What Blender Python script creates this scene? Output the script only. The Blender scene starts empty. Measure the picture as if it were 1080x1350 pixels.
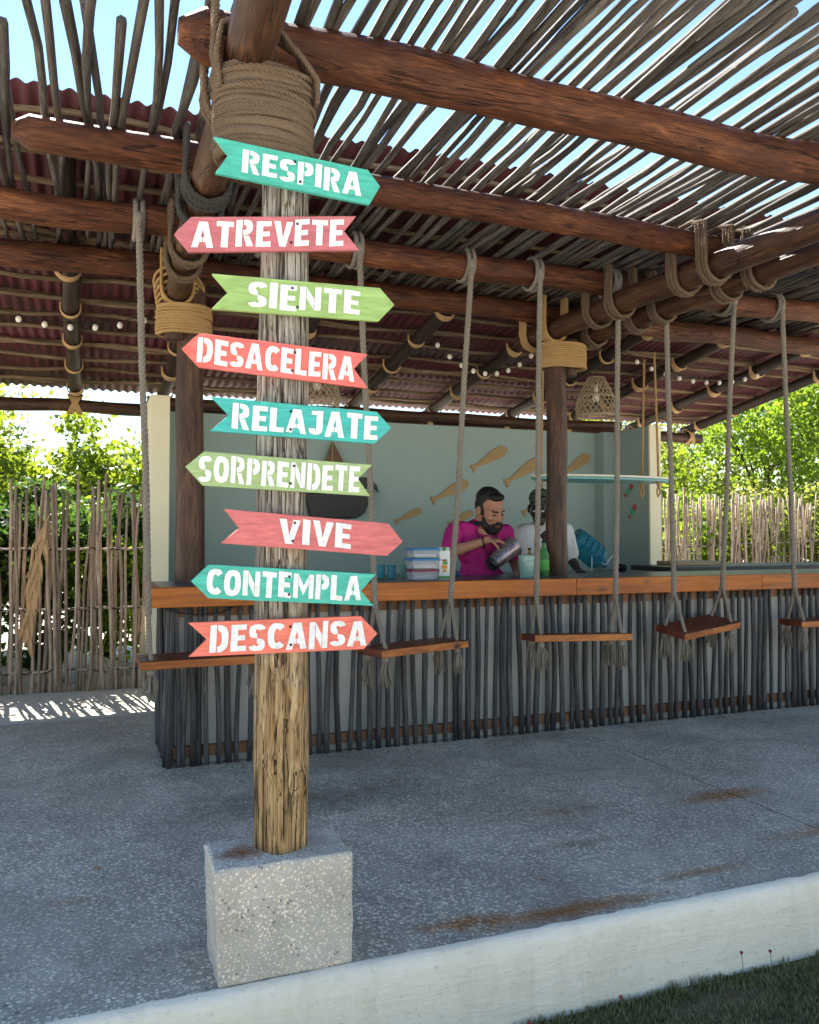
import bpy, bmesh, math, random
from mathutils import Vector, Matrix, Quaternion, Euler, noise
import numpy as np
R = math.radians
rnd = random.Random(7)
scene = bpy.context.scene
COL = scene.collection

# ------------------------------------------------------------------ camera, sky, sun, exposure
cam_d = bpy.data.cameras.new('camera'); cam = bpy.data.objects.new('camera', cam_d); COL.objects.link(cam)
cam.location = (-0.554, -2.56, 1.30)
cam.rotation_euler = (R(90 + 1.59), 0, R(-21))
cam_d.sensor_fit = 'HORIZONTAL'; cam_d.sensor_width = 36; cam_d.lens = 36.07
cam_d.clip_start = 0.02; cam_d.clip_end = 2000
scene.camera = cam
SUN_EL, SUN_AZ = 51.0, -11.0          # azimuth in degrees from +Y, positive towards +X
w = bpy.data.worlds.new('World'); scene.world = w; w.use_nodes = True
nt = w.node_tree; nt.nodes.clear()
sky = nt.nodes.new('ShaderNodeTexSky'); sky.sky_type = 'NISHITA'; sky.sun_disc = False
sky.sun_elevation = R(SUN_EL); sky.sun_rotation = R(SUN_AZ); sky.air_density = 1.5; sky.dust_density = 0.0; sky.ozone_density = 4.0
bg = nt.nodes.new('ShaderNodeBackground'); bg.inputs['Strength'].default_value = 0.064
wo = nt.nodes.new('ShaderNodeOutputWorld')
nt.links.new(sky.outputs[0], bg.inputs[0]); nt.links.new(bg.outputs[0], wo.inputs[0])
sd = bpy.data.lights.new('sun', 'SUN'); sd.energy = 5.0; sd.angle = R(0.53); sd.color = (1.0, 0.95, 0.86)
sun = bpy.data.objects.new('sun', sd); COL.objects.link(sun)
el, az = R(SUN_EL), R(SUN_AZ)
sdir = Vector((math.sin(az)*math.cos(el), math.cos(az)*math.cos(el), math.sin(el)))
sun.rotation_euler = sdir.to_track_quat('Z', 'Y').to_euler()
scene.view_settings.view_transform = 'Standard'; scene.view_settings.look = 'None'
scene.view_settings.gamma = 1.0; scene.view_settings.use_curve_mapping = False
scene.view_settings.exposure = 2.05

# ------------------------------------------------------------------ helpers
class MB:
    def __init__(s): s.v = []; s.f = []
    def add(s, vs, fs):
        o = len(s.v); s.v += [tuple(p) for p in vs]; s.f += [tuple(i + o for i in f) for f in fs]; return s
    def box(s, x0, x1, y0, y1, z0, z1, m=None):
        vs = [(x, y, z) for z in (z0, z1) for y in (y0, y1) for x in (x0, x1)]
        if m is not None: vs = [m @ Vector(p) for p in vs]
        return s.add(vs, [(0,2,3,1),(4,5,7,6),(0,1,5,4),(2,6,7,3),(0,4,6,2),(1,3,7,5)])
    def tube(s, pts, rad, sides=6, caps=True, closed=False):
        pts = [Vector(p) for p in pts]; n = len(pts)
        if not hasattr(rad, '__len__'): rad = [rad]*n
        T = []
        for i in range(n):
            if closed: t = pts[(i+1) % n] - pts[i-1]
            else: t = pts[min(i+1, n-1)] - pts[max(i-1, 0)]
            T.append(t.normalized())
        a = T[0].orthogonal().normalized(); vs = []
        for i in range(n):
            a = (a - T[i]*a.dot(T[i])).normalized(); b = T[i].cross(a)
            for k in range(sides):
                th = 2*math.pi*k/sides
                vs.append(pts[i] + (a*math.cos(th) + b*math.sin(th))*rad[i])
        fs = []
        m = n if closed else n-1
        for i in range(m):
            for k in range(sides):
                j = (i+1) % n; k2 = (k+1) % sides
                fs.append((i*sides+k, i*sides+k2, j*sides+k2, j*sides+k))
        if caps and not closed:
            fs.append(tuple(range(sides-1, -1, -1))); fs.append(tuple((n-1)*sides+k for k in range(sides)))
        return s.add(vs, fs)
    def lathe(s, prof, sides=20, m=None, cap0=True, cap1=True):
        vs = []
        for r, z in prof:
            for k in range(sides):
                th = 2*math.pi*k/sides; vs.append(Vector((r*math.cos(th), r*math.sin(th), z)))
        if m is not None: vs = [m @ p for p in vs]
        fs = []
        for i in range(len(prof)-1):
            for k in range(sides):
                k2 = (k+1) % sides; fs.append((i*sides+k, i*sides+k2, (i+1)*sides+k2, (i+1)*sides+k))
        if cap0: fs.append(tuple(range(sides-1, -1, -1)))
        if cap1: fs.append(tuple((len(prof)-1)*sides+k for k in range(sides)))
        return s.add(vs, fs)
    def ell(s, c, r, seg=14, ring=9, m=None):
        vs = []; fs = []
        for i in range(1, ring):
            ph = math.pi*i/ring
            for k in range(seg):
                th = 2*math.pi*k/seg
                vs.append(Vector((r[0]*math.sin(ph)*math.cos(th), r[1]*math.sin(ph)*math.sin(th), r[2]*math.cos(ph))))
        vs += [Vector((0,0,r[2])), Vector((0,0,-r[2]))]
        top = len(vs)-2; bot = top+1
        for i in range(ring-2):
            for k in range(seg):
                k2 = (k+1) % seg; fs.append((i*seg+k, (i+1)*seg+k, (i+1)*seg+k2, i*seg+k2))
        for k in range(seg):
            k2 = (k+1) % seg
            fs.append((top, k, k2)); fs.append((bot, (ring-2)*seg+k2, (ring-2)*seg+k))
        if m is not None: vs = [m @ p for p in vs]
        vs = [p + Vector(c) for p in vs]
        return s.add(vs, fs)
    def caps(s, p0, p1, r0, r1, seg=12):
        p0 = Vector(p0); p1 = Vector(p1)
        s.ell(p0, (r0,)*3, seg, 8); s.ell(p1, (r1,)*3, seg, 8)
        d = (p1-p0).normalized(); k = 0.
        return s.tube([p0, p1], [r0, r1], seg)
    def prism(s, poly, thick, fn):
        """poly: 2-D outline, fn(a, b, d) -> 3-D point, d is depth 0..thick"""
        n = len(poly)
        vs = [fn(a, b, 0) for a, b in poly] + [fn(a, b, thick) for a, b in poly]
        fs = [tuple(range(n)), tuple(range(2*n-1, n-1, -1))] + [(i, n+i, n+(i+1) % n, (i+1) % n) for i in range(n)]
        return s.add(vs, fs)
    def mesh(s, name, mat=None, smooth=True, fix=True):
        me = bpy.data.meshes.new(name); me.from_pydata([tuple(p) for p in s.v], [], s.f)
        if fix:
            b = bmesh.new(); b.from_mesh(me); bmesh.ops.recalc_face_normals(b, faces=b.faces); b.to_mesh(me); b.free()
        if smooth: me.polygons.foreach_set('use_smooth', [True]*len(me.polygons))
        if mat: me.materials.append(mat)
        me.update(); return me
    def build(s, name, mat, parent=None, loc=(0,0,0), smooth=False, rot=None, bevel=0, autosmooth=False, fix=True):
        return put(name, s.mesh(name, mat, smooth or autosmooth, fix), parent, loc, rot, bevel, autosmooth)

def put(name, me, parent=None, loc=(0,0,0), rot=None, bevel=0, autosmooth=False):
    o = bpy.data.objects.new(name, me); COL.objects.link(o)
    o.parent = parent; o.location = loc
    if rot is not None:
        if isinstance(rot, Quaternion): o.rotation_mode = 'QUATERNION'; o.rotation_quaternion = rot
        else: o.rotation_euler = rot
    if bevel:
        m = o.modifiers.new('bevel', 'BEVEL'); m.width = bevel; m.segments = 2; m.limit_method = 'ANGLE'; m.angle_limit = R(35)
    if autosmooth and me:
        try: me.set_sharp_from_angle(angle=R(38))
        except Exception: pass
    return o
def thing(name, label, cat, loc=(0,0,0), group=None, rot=None):
    o = bpy.data.objects.new(name, None); COL.objects.link(o); o.empty_display_size = 0.1; o.location = loc
    if rot is not None: o.rotation_euler = rot
    return tag(o, label, cat, group)
def tag(o, label, cat, group=None, kind=None):
    o['label'] = label; o['category'] = cat
    if group: o['group'] = group
    if kind: o['kind'] = kind
    return o
def structure(o, label=None):
    o['kind'] = 'structure'
    if label: o['label'] = label
    return o
def rel(p, parent): return Vector(p) - parent.location

# ------------------------------------------------------------------ materials
MATS = {}
class NT:
    def __init__(s, name):
        m = bpy.data.materials.new(name); m.use_nodes = True; s.m = m; s.t = m.node_tree
        s.p = s.t.nodes['Principled BSDF']; s.out = s.t.nodes['Material Output']
        s.tc = s.t.nodes.new('ShaderNodeTexCoord'); MATS[name] = m
    def n(s, ty, **kw):
        x = s.t.nodes.new('ShaderNode'+ty)
        for k, v in kw.items(): setattr(x, k, v)
        return x
    def l(s, a, b): s.t.links.new(a, b)
    def map(s, scale=(1,1,1), src=None, coord='Object'):
        x = s.n('Mapping'); x.inputs['Scale'].default_value = scale
        s.l(src or s.tc.outputs[coord], x.inputs['Vector']); return x.outputs[0]
    def noise(s, vec, scale=5, detail=4, rough=.6, dist=0.):
        x = s.n('TexNoise'); x.inputs['Scale'].default_value = scale; x.inputs['Detail'].default_value = detail
        x.inputs['Roughness'].default_value = rough; x.inputs['Distortion'].default_value = dist
        if vec is not None: s.l(vec, x.inputs['Vector'])
        return x.outputs['Fac']
    def ramp(s, fac, stops, interp='LINEAR'):
        x = s.n('ValToRGB'); e = x.color_ramp.elements; x.color_ramp.interpolation = interp
        while len(e) < len(stops): e.new(.5)
        for k, (p, c) in enumerate(stops):
            e[k].position = p; e[k].color = (c[0], c[1], c[2], 1) if hasattr(c, '__len__') else (c, c, c, 1)
        s.l(fac, x.inputs[0]); return x.outputs[0]
    def mix(s, fac, a, b, mode='MIX'):
        x = s.n('Mix', data_type='RGBA', blend_type=mode); x.clamp_factor = True
        for q, i in ((fac, 0), (a, 6), (b, 7)):
            if hasattr(q, 'links'): s.l(q, x.inputs[i])
            elif i == 0: x.inputs[0].default_value = q
            else: x.inputs[i].default_value = (q[0], q[1], q[2], 1)
        return x.outputs[2]
    def math(s, op, a, b=0., c=None):
        x = s.n('Math', operation=op)
        for i, q in enumerate((a, b, c)):
            if q is None: continue
            if hasattr(q, 'links'): s.l(q, x.inputs[i])
            else: x.inputs[i].default_value = q
        return x.outputs[0]
    def rand(s):
        return s.n('ObjectInfo').outputs['Random']
    def shift(s, vec, amt=37.):
        """moves a texture by the object's own random number so that shared meshes differ"""
        x = s.n('VectorMath', operation='ADD'); c = s.n('CombineXYZ')
        r = s.math('MULTIPLY', s.rand(), amt)
        for i in range(3): s.l(r, c.inputs[i])
        s.l(vec, x.inputs[0]); s.l(c.outputs[0], x.inputs[1]); return x.outputs[0]
    def bump(s, h, strength=.5, dist=.01):
        x = s.n('Bump'); x.inputs['Strength'].default_value = strength; x.inputs['Distance'].default_value = dist
        s.l(h, x.inputs['Height']); s.l(x.outputs[0], s.p.inputs['Normal']); return x
    def set(s, col=None, rough=None, spec=None, metal=None):
        if col is not None:
            if hasattr(col, 'links'): s.l(col, s.p.inputs['Base Color'])
            else: s.p.inputs['Base Color'].default_value = (*col, 1)
        if rough is not None:
            if hasattr(rough, 'links'): s.l(rough, s.p.inputs['Roughness'])
            else: s.p.inputs['Roughness'].default_value = rough
        if spec is not None: s.p.inputs['Specular IOR Level'].default_value = spec
        if metal is not None: s.p.inputs['Metallic'].default_value = metal
        return s.m

def simple(name, col, rough=.6, spec=.4, metal=0, var=.12, vs=20, bump=0., bs=60):
    t = NT(name); f = t.noise(t.map(), vs, 4)
    c = t.mix(f, tuple(max(0, q*(1-var*1.6)) for q in col), tuple(min(1, q*(1+var*1.6)) for q in col))
    if bump: t.bump(t.noise(t.map(), bs, 3), bump, .004)
    return t.set(c, rough, spec, metal)

def wood(name, dark, mid, light, rough=.55, spec=.4, zs=.09, fine=60, bump=.5, rvar=.35, blotch=None):
    """round timber: grain runs along the object's own Z axis"""
    t = NT(name); base = t.shift(t.tc.outputs['Object'])
    g = t.noise(t.map((1, 1, zs), base), fine, 6, .65, .6)
    g2 = t.noise(t.map((1, 1, zs*1.6), base), fine*.22, 4, .6, 1.2)
    big = t.noise(t.map((1, 1, .5), base), 5, 3, .55)
    f = t.math('ADD', t.math('MULTIPLY', g, .5), t.math('MULTIPLY', g2, .5))
    c = t.ramp(f, [(.32, dark), (.5, mid), (.68, light)])
    c = t.mix(t.ramp(big, [(.35, 0), (.7, 1)]), c, t.mix(.55, c, dark))
    if blotch is not None:
        b = t.noise(t.map((1, 1, .35), base), 9, 4, .6, .8)
        c = t.mix(t.ramp(b, [(.48, 0), (.62, 1)]), c, t.mix(g, blotch, light))
    if rvar:
        hs = t.n('HueSaturation'); hs.inputs['Hue'].default_value = .5
        t.l(t.math('ADD', t.math('MULTIPLY', t.rand(), rvar*2), 1-rvar), hs.inputs['Value']); t.l(c, hs.inputs['Color']); c = hs.outputs[0]
    crack = t.noise(t.map((1, 1, zs*.5), base), fine*.45, 3, .55, .4)
    cl = t.ramp(t.math('ABSOLUTE', t.math('SUBTRACT', crack, .5)), [(.006, 1), (.022, 0)])
    cm = t.math('MULTIPLY', cl, t.ramp(t.noise(t.map((1, 1, .3), base), 11, 2), [(.46, 0), (.56, 1)]))
    c = t.mix(t.math('MULTIPLY', cm, .85), c, tuple(q*.3 for q in dark))
    fs_ = t.noise(t.map((1, 1, zs*.6), base), fine*3.2, 3, .6)
    c = t.mix(t.ramp(fs_, [(.40, .55), (.56, 0)]), c, dark)
    h = t.math('SUBTRACT', t.math('ADD', g, t.math('MULTIPLY', fs_, .4)), t.math('MULTIPLY', cm, .9)); t.bump(h, bump, .006)
    return t.set(c, rough, spec)

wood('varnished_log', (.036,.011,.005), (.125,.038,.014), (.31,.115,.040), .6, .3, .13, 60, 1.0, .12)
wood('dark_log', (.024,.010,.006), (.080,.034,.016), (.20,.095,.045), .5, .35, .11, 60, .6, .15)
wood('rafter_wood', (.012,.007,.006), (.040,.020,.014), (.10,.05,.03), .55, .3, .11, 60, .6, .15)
def post_wood():
    t = NT('weathered_post'); v = t.tc.outputs['Object']
    g = t.noise(t.map((1, 1, .045)), 70, 6, .7, .7); fl = t.noise(t.map((1, 1, .13)), 120, 4, .65, .5); big = t.noise(t.map((1, 1, .4)), 7, 5, .65, .8)
    sx = t.n('SeparateXYZ'); t.l(v, sx.inputs[0])
    hz = t.math('ADD', sx.outputs[2], t.math('MULTIPLY', t.math('SUBTRACT', big, .5), 1.6))
    tan = t.ramp(g, [(.30, (.10,.055,.026)), (.46, (.31,.19,.085)), (.58, (.48,.33,.17)), (.72, (.62,.47,.29))])
    grey = t.ramp(g, [(.30, (.075,.062,.052)), (.45, (.24,.21,.18)), (.58, (.42,.38,.33)), (.72, (.56,.52,.46))])
    c = t.mix(t.ramp(hz, [(.45, 0), (1.15, 1)]), tan, grey)
    c = t.mix(t.ramp(big, [(.56, 0), (.68, .7)]), c, grey)
    c = t.mix(t.ramp(big, [(.30, .65), (.42, 0)]), c, (.20,.105,.04))
    fm = t.ramp(fl, [(.34, 1), (.43, 0)]); c = t.mix(t.math('MULTIPLY', fm, .8), c, (.045,.028,.016))
    ck = t.noise(t.map((1, 1, .022)), 34, 3, .5, .3); cl = t.ramp(t.math('ABSOLUTE', t.math('SUBTRACT', ck, .5)), [(.006, 1), (.02, 0)])
    c = t.mix(t.math('MULTIPLY', cl, .9), c, (.022,.014,.009))
    h = t.math('SUBTRACT', t.math('SUBTRACT', g, t.math('MULTIPLY', fm, .5)), t.math('MULTIPLY', cl, 1.)); t.bump(h, 1.0, .010)
    t.set(c, .88, .12)
post_wood()
wood('grey_stick', (.042,.034,.028), (.118,.100,.084), (.25,.220,.190), .75, .25, .05, 110, .5, .28)
wood('slate_stick', (.022,.021,.023), (.070,.068,.072), (.19,.182,.182), .6, .35, .05, 120, .5, .35)
wood('fence_stick', (.20,.14,.10), (.46,.355,.275), (.66,.56,.46), .8, .2, .05, 110, .5, .30)
wood('batten_stick', (.07,.045,.028), (.22,.15,.09), (.40,.30,.19), .75, .2, .05, 110, .4, .25)
wood('bark', (.03,.022,.016), (.11,.085,.062), (.22,.18,.14), .9, .1, .15, 30, .8, .2)
def plank(name, dark, mid, light, rough, axis=0, spec=.5):
    t = NT(name); s = [1, 1, 1]; s[axis] = .06
    base = t.shift(t.tc.outputs['Object'], 11.)
    g = t.noise(t.map(tuple(s), base), 55, 6, .65, 1.0); g2 = t.noise(t.map(tuple(s), base), 9, 3, .5, 1.5)
    f = t.math('ADD', t.math('MULTIPLY', g, .45), t.math('MULTIPLY', g2, .55))
    c = t.ramp(f, [(.3, dark), (.5, mid), (.7, light)])
    kn = t.n('TexVoronoi'); kn.inputs['Scale'].default_value = 2.4; t.l(t.map((1, 2.2, 2.2), base), kn.inputs['Vector'])
    c = t.mix(t.ramp(kn.outputs['Distance'], [(.03, 1), (.14, 0)]), c, tuple(q*.35 for q in dark))
    t.bump(g, .25, .003)
    return t.set(c, t.ramp(g2, [(.3, rough*.8), (.7, min(1, rough*1.3))]), spec)
plank('edge_wood', (.11,.026,.004), (.34,.092,.012), (.56,.19,.032), .42, 0, .3)
plank('seat_wood', (.035,.008,.004), (.11,.026,.012), (.22,.062,.026), .36, 0, .35)
plank('seat_edge_wood', (.10,.026,.006), (.30,.090,.018), (.52,.20,.05), .45, 0, .3)
plank('shelf_wood', (.16,.10,.05), (.34,.23,.12), (.48,.36,.2), .5, 0)

def rope_mat(name, dark, light):
    t = NT(name); f = t.noise(t.shift(t.tc.outputs['Object']), 220, 3, .6); g = t.noise(t.shift(t.tc.outputs['Object']), 9, 3)
    c = t.mix(t.math('ADD', t.math('MULTIPLY', f, .7), t.math('MULTIPLY', g, .3)), dark, light)
    t.bump(f, .6, .003); return t.set(c, .9, .1)
rope_mat('grey_rope', (.075,.062,.050), (.36,.315,.26))
rope_mat('black_rope', (.012,.012,.014), (.10,.09,.085))
rope_mat('old_rope', (.035,.024,.016), (.235,.165,.112))
rope_mat('tan_rope', (.19,.105,.038), (.62,.41,.19))
rope_mat('palm_tie', (.20,.11,.04), (.70,.47,.24))

def paint(name, col, wear=(.42,.36,.27), wf=.3):
    t = NT(name); v = t.shift(t.tc.outputs['Object'], 5.)
    f = t.noise(t.map((1, 6, 6), v), 14, 5, .65, .4); b = t.noise(v, 5, 3)
    c = t.mix(t.ramp(f, [(.3, 0), (.7, 1)]), tuple(q*.62 for q in col), tuple(min(1, q*.98+.012) for q in col))
    c = t.mix(t.ramp(t.noise(v, 70, 5, .7), [(.64, 0), (.70, wf*2)]), c, wear)
    c = t.mix(t.ramp(b, [(.4, 0), (.75, .18)]), c, tuple(q*.6 for q in col))
    t.bump(f, .2, .003); return t.set(c, .6, .3)
paint('teal_paint', (.075,.50,.385)); paint('rose_paint', (.60,.165,.185)); paint('green_paint', (.36,.53,.165)); paint('coral_paint', (.90,.175,.145))
paint('aqua_paint', (.060,.50,.44)); paint('sage_paint', (.38,.51,.215)); paint('salmon_paint', (.70,.175,.17)); paint('orange_paint', (.90,.21,.145))
t = NT('letter_paint'); f = t.noise(t.tc.outputs['Object'], 60, 5, .7)
t.set(t.mix(t.ramp(f, [(.3, 0), (.55, 1)]), (.58,.57,.545), (.76,.755,.745)), .65, .3)

# terrazzo-like washed concrete with stains of their own shape
def washed(name, base, dark, stone, scale, stains=(), amount=.55, rough=.62):
    t = NT(name); v = t.tc.outputs['Object']
    def agg(sc, thr):
        vo = t.n('TexVoronoi'); vo.inputs['Scale'].default_value = sc; vo.inputs['Randomness'].default_value = 1
        wv = t.n('VectorMath', operation='ADD'); nz = t.n('TexNoise'); nz.inputs['Scale'].default_value = sc*1.1
        t.l(v, nz.inputs['Vector']); sc2 = t.n('VectorMath', operation='SCALE'); sc2.inputs['Scale'].default_value = 1.1/sc
        t.l(nz.outputs['Color'], sc2.inputs[0]); t.l(v, wv.inputs[0]); t.l(sc2.outputs[0], wv.inputs[1]); t.l(wv.outputs[0], vo.inputs['Vector'])
        sep = t.n('SeparateColor'); t.l(vo.outputs['Color'], sep.inputs[0])
        m = t.math('MULTIPLY', t.ramp(vo.outputs['Distance'], [(.34, 1), (.47, 0)]), t.ramp(sep.outputs[0], [(1-thr-.02, 0), (1-thr, 1)]))
        return m, sep.outputs[1], sep.outputs[2]
    m1, a1, b1 = agg(scale, amount); m2, a2, b2 = agg(scale*2.3, amount*.8)
    big = t.noise(v, 1.1, 6, .65, .4); mid = t.noise(v, 7, 5, .65)
    c = t.mix(t.ramp(big, [(.3, 0), (.7, 1)]), dark, base)
    c = t.mix(t.ramp(mid, [(.35, .5), (.6, 0)]), c, tuple(q*.55 for q in dark))
    c = t.mix(t.math('MULTIPLY', m2, .75), c, t.mix(a2, tuple(q*.45 for q in stone), stone))
    c = t.mix(t.math('MULTIPLY', m1, .9), c, t.ramp(a1, [(0, tuple(q*.5 for q in stone)), (.55, stone), (.8, (stone[0]*1.0, stone[1]*.94, stone[2]*.82)), (.972, (stone[0]*.95, stone[1]*.82, stone[2]*.64)), (.985, (.12,.10,.09))]))
    c = t.mix(t.ramp(t.noise(v, 1.6, 5, .7, .6), [(.42, 0), (.66, .55)]), c, tuple(q*.75 for q in dark))
    for (x, y, rx, ry, col, st) in stains:
        mp = t.n('Mapping'); mp.inputs['Location'].default_value = (-x/rx, -y/ry, 0); mp.inputs['Scale'].default_value = (1/rx, 1/ry, 0)
        t.l(v, mp.inputs['Vector']); ln = t.n('VectorMath', operation='LENGTH'); t.l(mp.outputs[0], ln.inputs[0])
        d = t.math('ADD', ln.outputs['Value'], t.math('MULTIPLY', t.math('SUBTRACT', t.noise(v, 16, 5, .7), .5), 1.6))
        fm = t.math('MULTIPLY', t.ramp(d, [(.15, 1), (1., 0)]), st); c = t.mix(fm, c, tuple(min(1, q*4.2) for q in col), 'MULTIPLY'); c = t.mix(t.math('MULTIPLY', fm, .35), c, col)
    h = t.math('ADD', m1, t.math('MULTIPLY', m2, .5)); t.bump(t.math('ADD', h, t.math('MULTIPLY', mid, .8)), .5, .004)
    return t.set(c, rough, .4)
RUST = (.20,.085,.020)
washed('washed_concrete', (.56,.495,.41), (.28,.245,.20), (.92,.84,.70), 62,
       [(.98,-.07,.5,.065,RUST,.8), (2.40,.74,.33,.10,RUST,.8), (.62,-.02,.22,.05,RUST,.75), (2.55,.20,.5,.08,RUST,.6), (1.65,.03,.30,.04,RUST,.55),
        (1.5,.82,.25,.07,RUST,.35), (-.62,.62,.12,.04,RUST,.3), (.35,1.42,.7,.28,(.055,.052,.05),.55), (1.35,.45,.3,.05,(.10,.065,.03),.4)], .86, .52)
washed('block_concrete', (.60,.54,.46), (.45,.40,.335), (.90,.85,.77), 105, [(-.125,-.03,.08,.065,(.13,.042,.010),1.0)], .8, .85)
t = NT('white_kerb'); v = t.tc.outputs['Object']
a = t.noise(t.map((1, 1, 5)), 5, 5, .65); b = t.noise(v, 38, 5, .7); d = t.noise(t.map((1.2, 1, 9)), 16, 5, .7)
c = t.mix(a, (.75,.655,.51), (.90,.82,.68)); c = t.mix(t.ramp(b, [(.60, 0), (.72, .6)]), c, (.40,.36,.28)); c = t.mix(t.ramp(t.noise(t.map((2.5, 1, 1)), 2.2, 6, .7, .5), [(.5, 0), (.72, .4)]), c, (.55,.47,.33)); c = t.mix(t.ramp(d, [(.60, 0), (.70, .3)]), c, (.42,.40,.30))
t.bump(t.math('ADD', t.math('MULTIPLY', a, 2.), b), .55, .008); t.set(c, .75, .3)
t = NT('sand'); v = t.tc.outputs['Object']; f = t.noise(v, 3, 5, .6); g = t.noise(v, 90, 3, .7)
t.bump(t.math('ADD', f, t.math('MULTIPLY', g, .3)), .5, .02); t.set(t.mix(t.math('ADD', t.math('MULTIPLY', f, .6), t.math('MULTIPLY', g, .4)), (.50,.45,.37), (.66,.61,.52)), .95, .1)
t = NT('soil_lawn'); v = t.tc.outputs['Object']; f = t.noise(v, 2.2, 6, .65); g = t.noise(v, 45, 4, .7)
c = t.mix(t.ramp(f, [(.38, 0), (.6, 1)]), (.15,.118,.08), (.095,.10,.045)); c = t.mix(t.ramp(g, [(.35, .6), (.6, 0)]), c, (.055,.045,.028))
t.bump(g, .7, .02); t.set(c, .95, .1)
t = NT('grass_blade'); t.set(t.mix(t.noise(t.tc.outputs['Object'], 9, 4), (.085,.10,.032), (.25,.235,.11)), .7, .2)
t = NT('wall_paint'); v = t.tc.outputs['Object']; f = t.noise(v, 2.2, 5, .6); g = t.noise(v, 40, 4, .6)
c = t.mix(f, (.27,.365,.365), (.34,.435,.42)); t.bump(t.math('ADD', f, t.math('MULTIPLY', g, .4)), .25, .01); t.set(c, .8, .25)
simple('cream_paint', (.74,.68,.50), .8, .25, var=.06, vs=5, bump=.2)
simple('panel_white', (.50,.485,.44), .8, .2, var=.12, vs=5, bump=.2)
t = NT('roof_red'); v = t.tc.outputs['Object']; f = t.noise(t.map((1, .25, 1)), 4, 6, .65); g = t.noise(v, 60, 3)
c = t.mix(t.ramp(f, [(.3, 0), (.7, 1)]), (.058,.013,.018), (.115,.030,.034)); c = t.mix(t.ramp(g, [(.6, 0), (.8, .4)]), c, (.25,.12,.10)); t.set(c, .6, .3)
t = NT('counter_stone'); f = t.noise(t.tc.outputs['Object'], 30, 5, .7); t.set(t.mix(f, (.045,.046,.05), (.11,.11,.115)), .32, .5)
simple('black_steel', (.018,.018,.02), .4, .5, var=.3, vs=8)
simple('screw_steel', (.03,.03,.032), .35, .6, .6)
simple('rail_wood', (.20,.10,.055), .7, .2, var=.3, vs=6)
def leafmat(name, col, trans, k=.5):
    t = NT(name); f = t.noise(t.tc.outputs['Object'], 1.7, 3, .6); g = t.noise(t.tc.outputs['Object'], 16, 2)
    ff = t.math('ADD', t.math('MULTIPLY', f, .5), t.math('MULTIPLY', g, .5))
    fr = t.ramp(ff, [(.35, 0), (.65, 1)])
    t.set(t.mix(fr, tuple(q*.6 for q in col), tuple(q*1.35 for q in col)), .5, .35)
    tr = t.n('BsdfTranslucent'); t.l(t.mix(fr, tuple(q*.65 for q in trans), tuple(min(1, q*1.25) for q in trans)), tr.inputs['Color'])
    mx = t.n('MixShader'); mx.inputs[0].default_value = k
    t.l(t.p.outputs[0], mx.inputs[1]); t.l(tr.outputs[0], mx.inputs[2]); t.l(mx.outputs[0], t.out.inputs['Surface']); return t.m
leafmat('leaf_lime', (.085,.13,.016), (.30,.39,.025), .52); leafmat('leaf_green', (.065,.11,.016), (.30,.45,.03), .55); leafmat('leaf_olive', (.085,.105,.028), (.36,.40,.06)); leafmat('leaf_dark', (.035,.065,.015), (.10,.20,.03), .4)
simple('skin', (.34,.165,.105), .55, .3, var=.22, vs=24, bump=.25, bs=120); simple('dark_skin', (.030,.017,.012), .5, .35, var=.1)
simple('black_hair', (.012,.010,.009), .6, .3, var=.4, vs=60, bump=.6, bs=160); simple('eye_dark', (.02,.015,.012), .2, .5)
simple('lip', (.28,.09,.07), .5, .3)
simple('magenta_cloth', (.36,.020,.155), .85, .15, var=.18, vs=9, bump=.35, bs=14); simple('white_cloth', (.52,.53,.53), .85, .15, var=.1, vs=8, bump=.35, bs=14)
simple('dark_cloth', (.02,.021,.025), .9, .1); simple('cord_black', (.012,.012,.013), .6, .3)
t = NT('camo_cloth'); vo = t.noise(t.tc.outputs['Object'], 38, 2, .5); t.set(t.ramp(vo, [(.40, (.012,.013,.012)), (.45, (.09,.10,.07)), (.55, (.035,.05,.028)), (.62, (.16,.16,.13))], 'CONSTANT'), .9, .1)
simple('fish_wood', (.37,.255,.125), .7, .25, var=.15, vs=6); simple('sail_cloth', (.14,.095,.065), .85, .2, var=.2, vs=25); simple('boat_black', (.012,.012,.016), .4, .4)
simple('fish_green', (.10,.40,.22), .5, .3); simple('fish_red', (.45,.08,.06), .5, .3)
def plastic(name, col, alpha=.5, rough=.15):
    t = NT(name); t.set(col, rough, .5); t.p.inputs['Transmission Weight'].default_value = alpha; t.p.inputs['IOR'].default_value = 1.2; return t.m
plastic('clear_plastic', (.80,.82,.86), .75, .25); plastic('aqua_glass', (.16,.52,.60), .6, .1); plastic('green_glass', (.30,.58,.50), .6, .1); plastic('water_jug', (.05,.30,.42), .62, .15); plastic('bottle_green', (.12,.34,.12), .5, .1)
plastic('amber_glass', (.42,.33,.12), .5, .1)
simple('lid_blue', (.02,.17,.42), .4, .4); simple('lid_maroon', (.20,.02,.07), .4, .4); simple('white_plastic', (.78,.78,.76), .4, .4, var=.04); simple('blue_cloth', (.03,.07,.15), .8, .2)
simple('print_green', (.08,.34,.06), .5, .3); simple('print_orange', (.72,.30,.03), .5, .3); simple('print_red', (.35,.05,.04), .5, .3)
t = NT('pitcher_metal'); f = t.noise(t.tc.outputs['Object'], 16, 5, .7, 1.5); t.set(t.ramp(f, [(.32, (.03,.03,.035)), (.45, (.22,.15,.14)), (.55, (.30,.27,.32)), (.66, (.16,.13,.06))]), .25, .6, .55)
t = NT('tumbler'); vo = t.n('TexVoronoi'); vo.inputs['Scale'].default_value = 55; t.l(t.tc.outputs['Object'], vo.inputs['Vector'])
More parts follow.
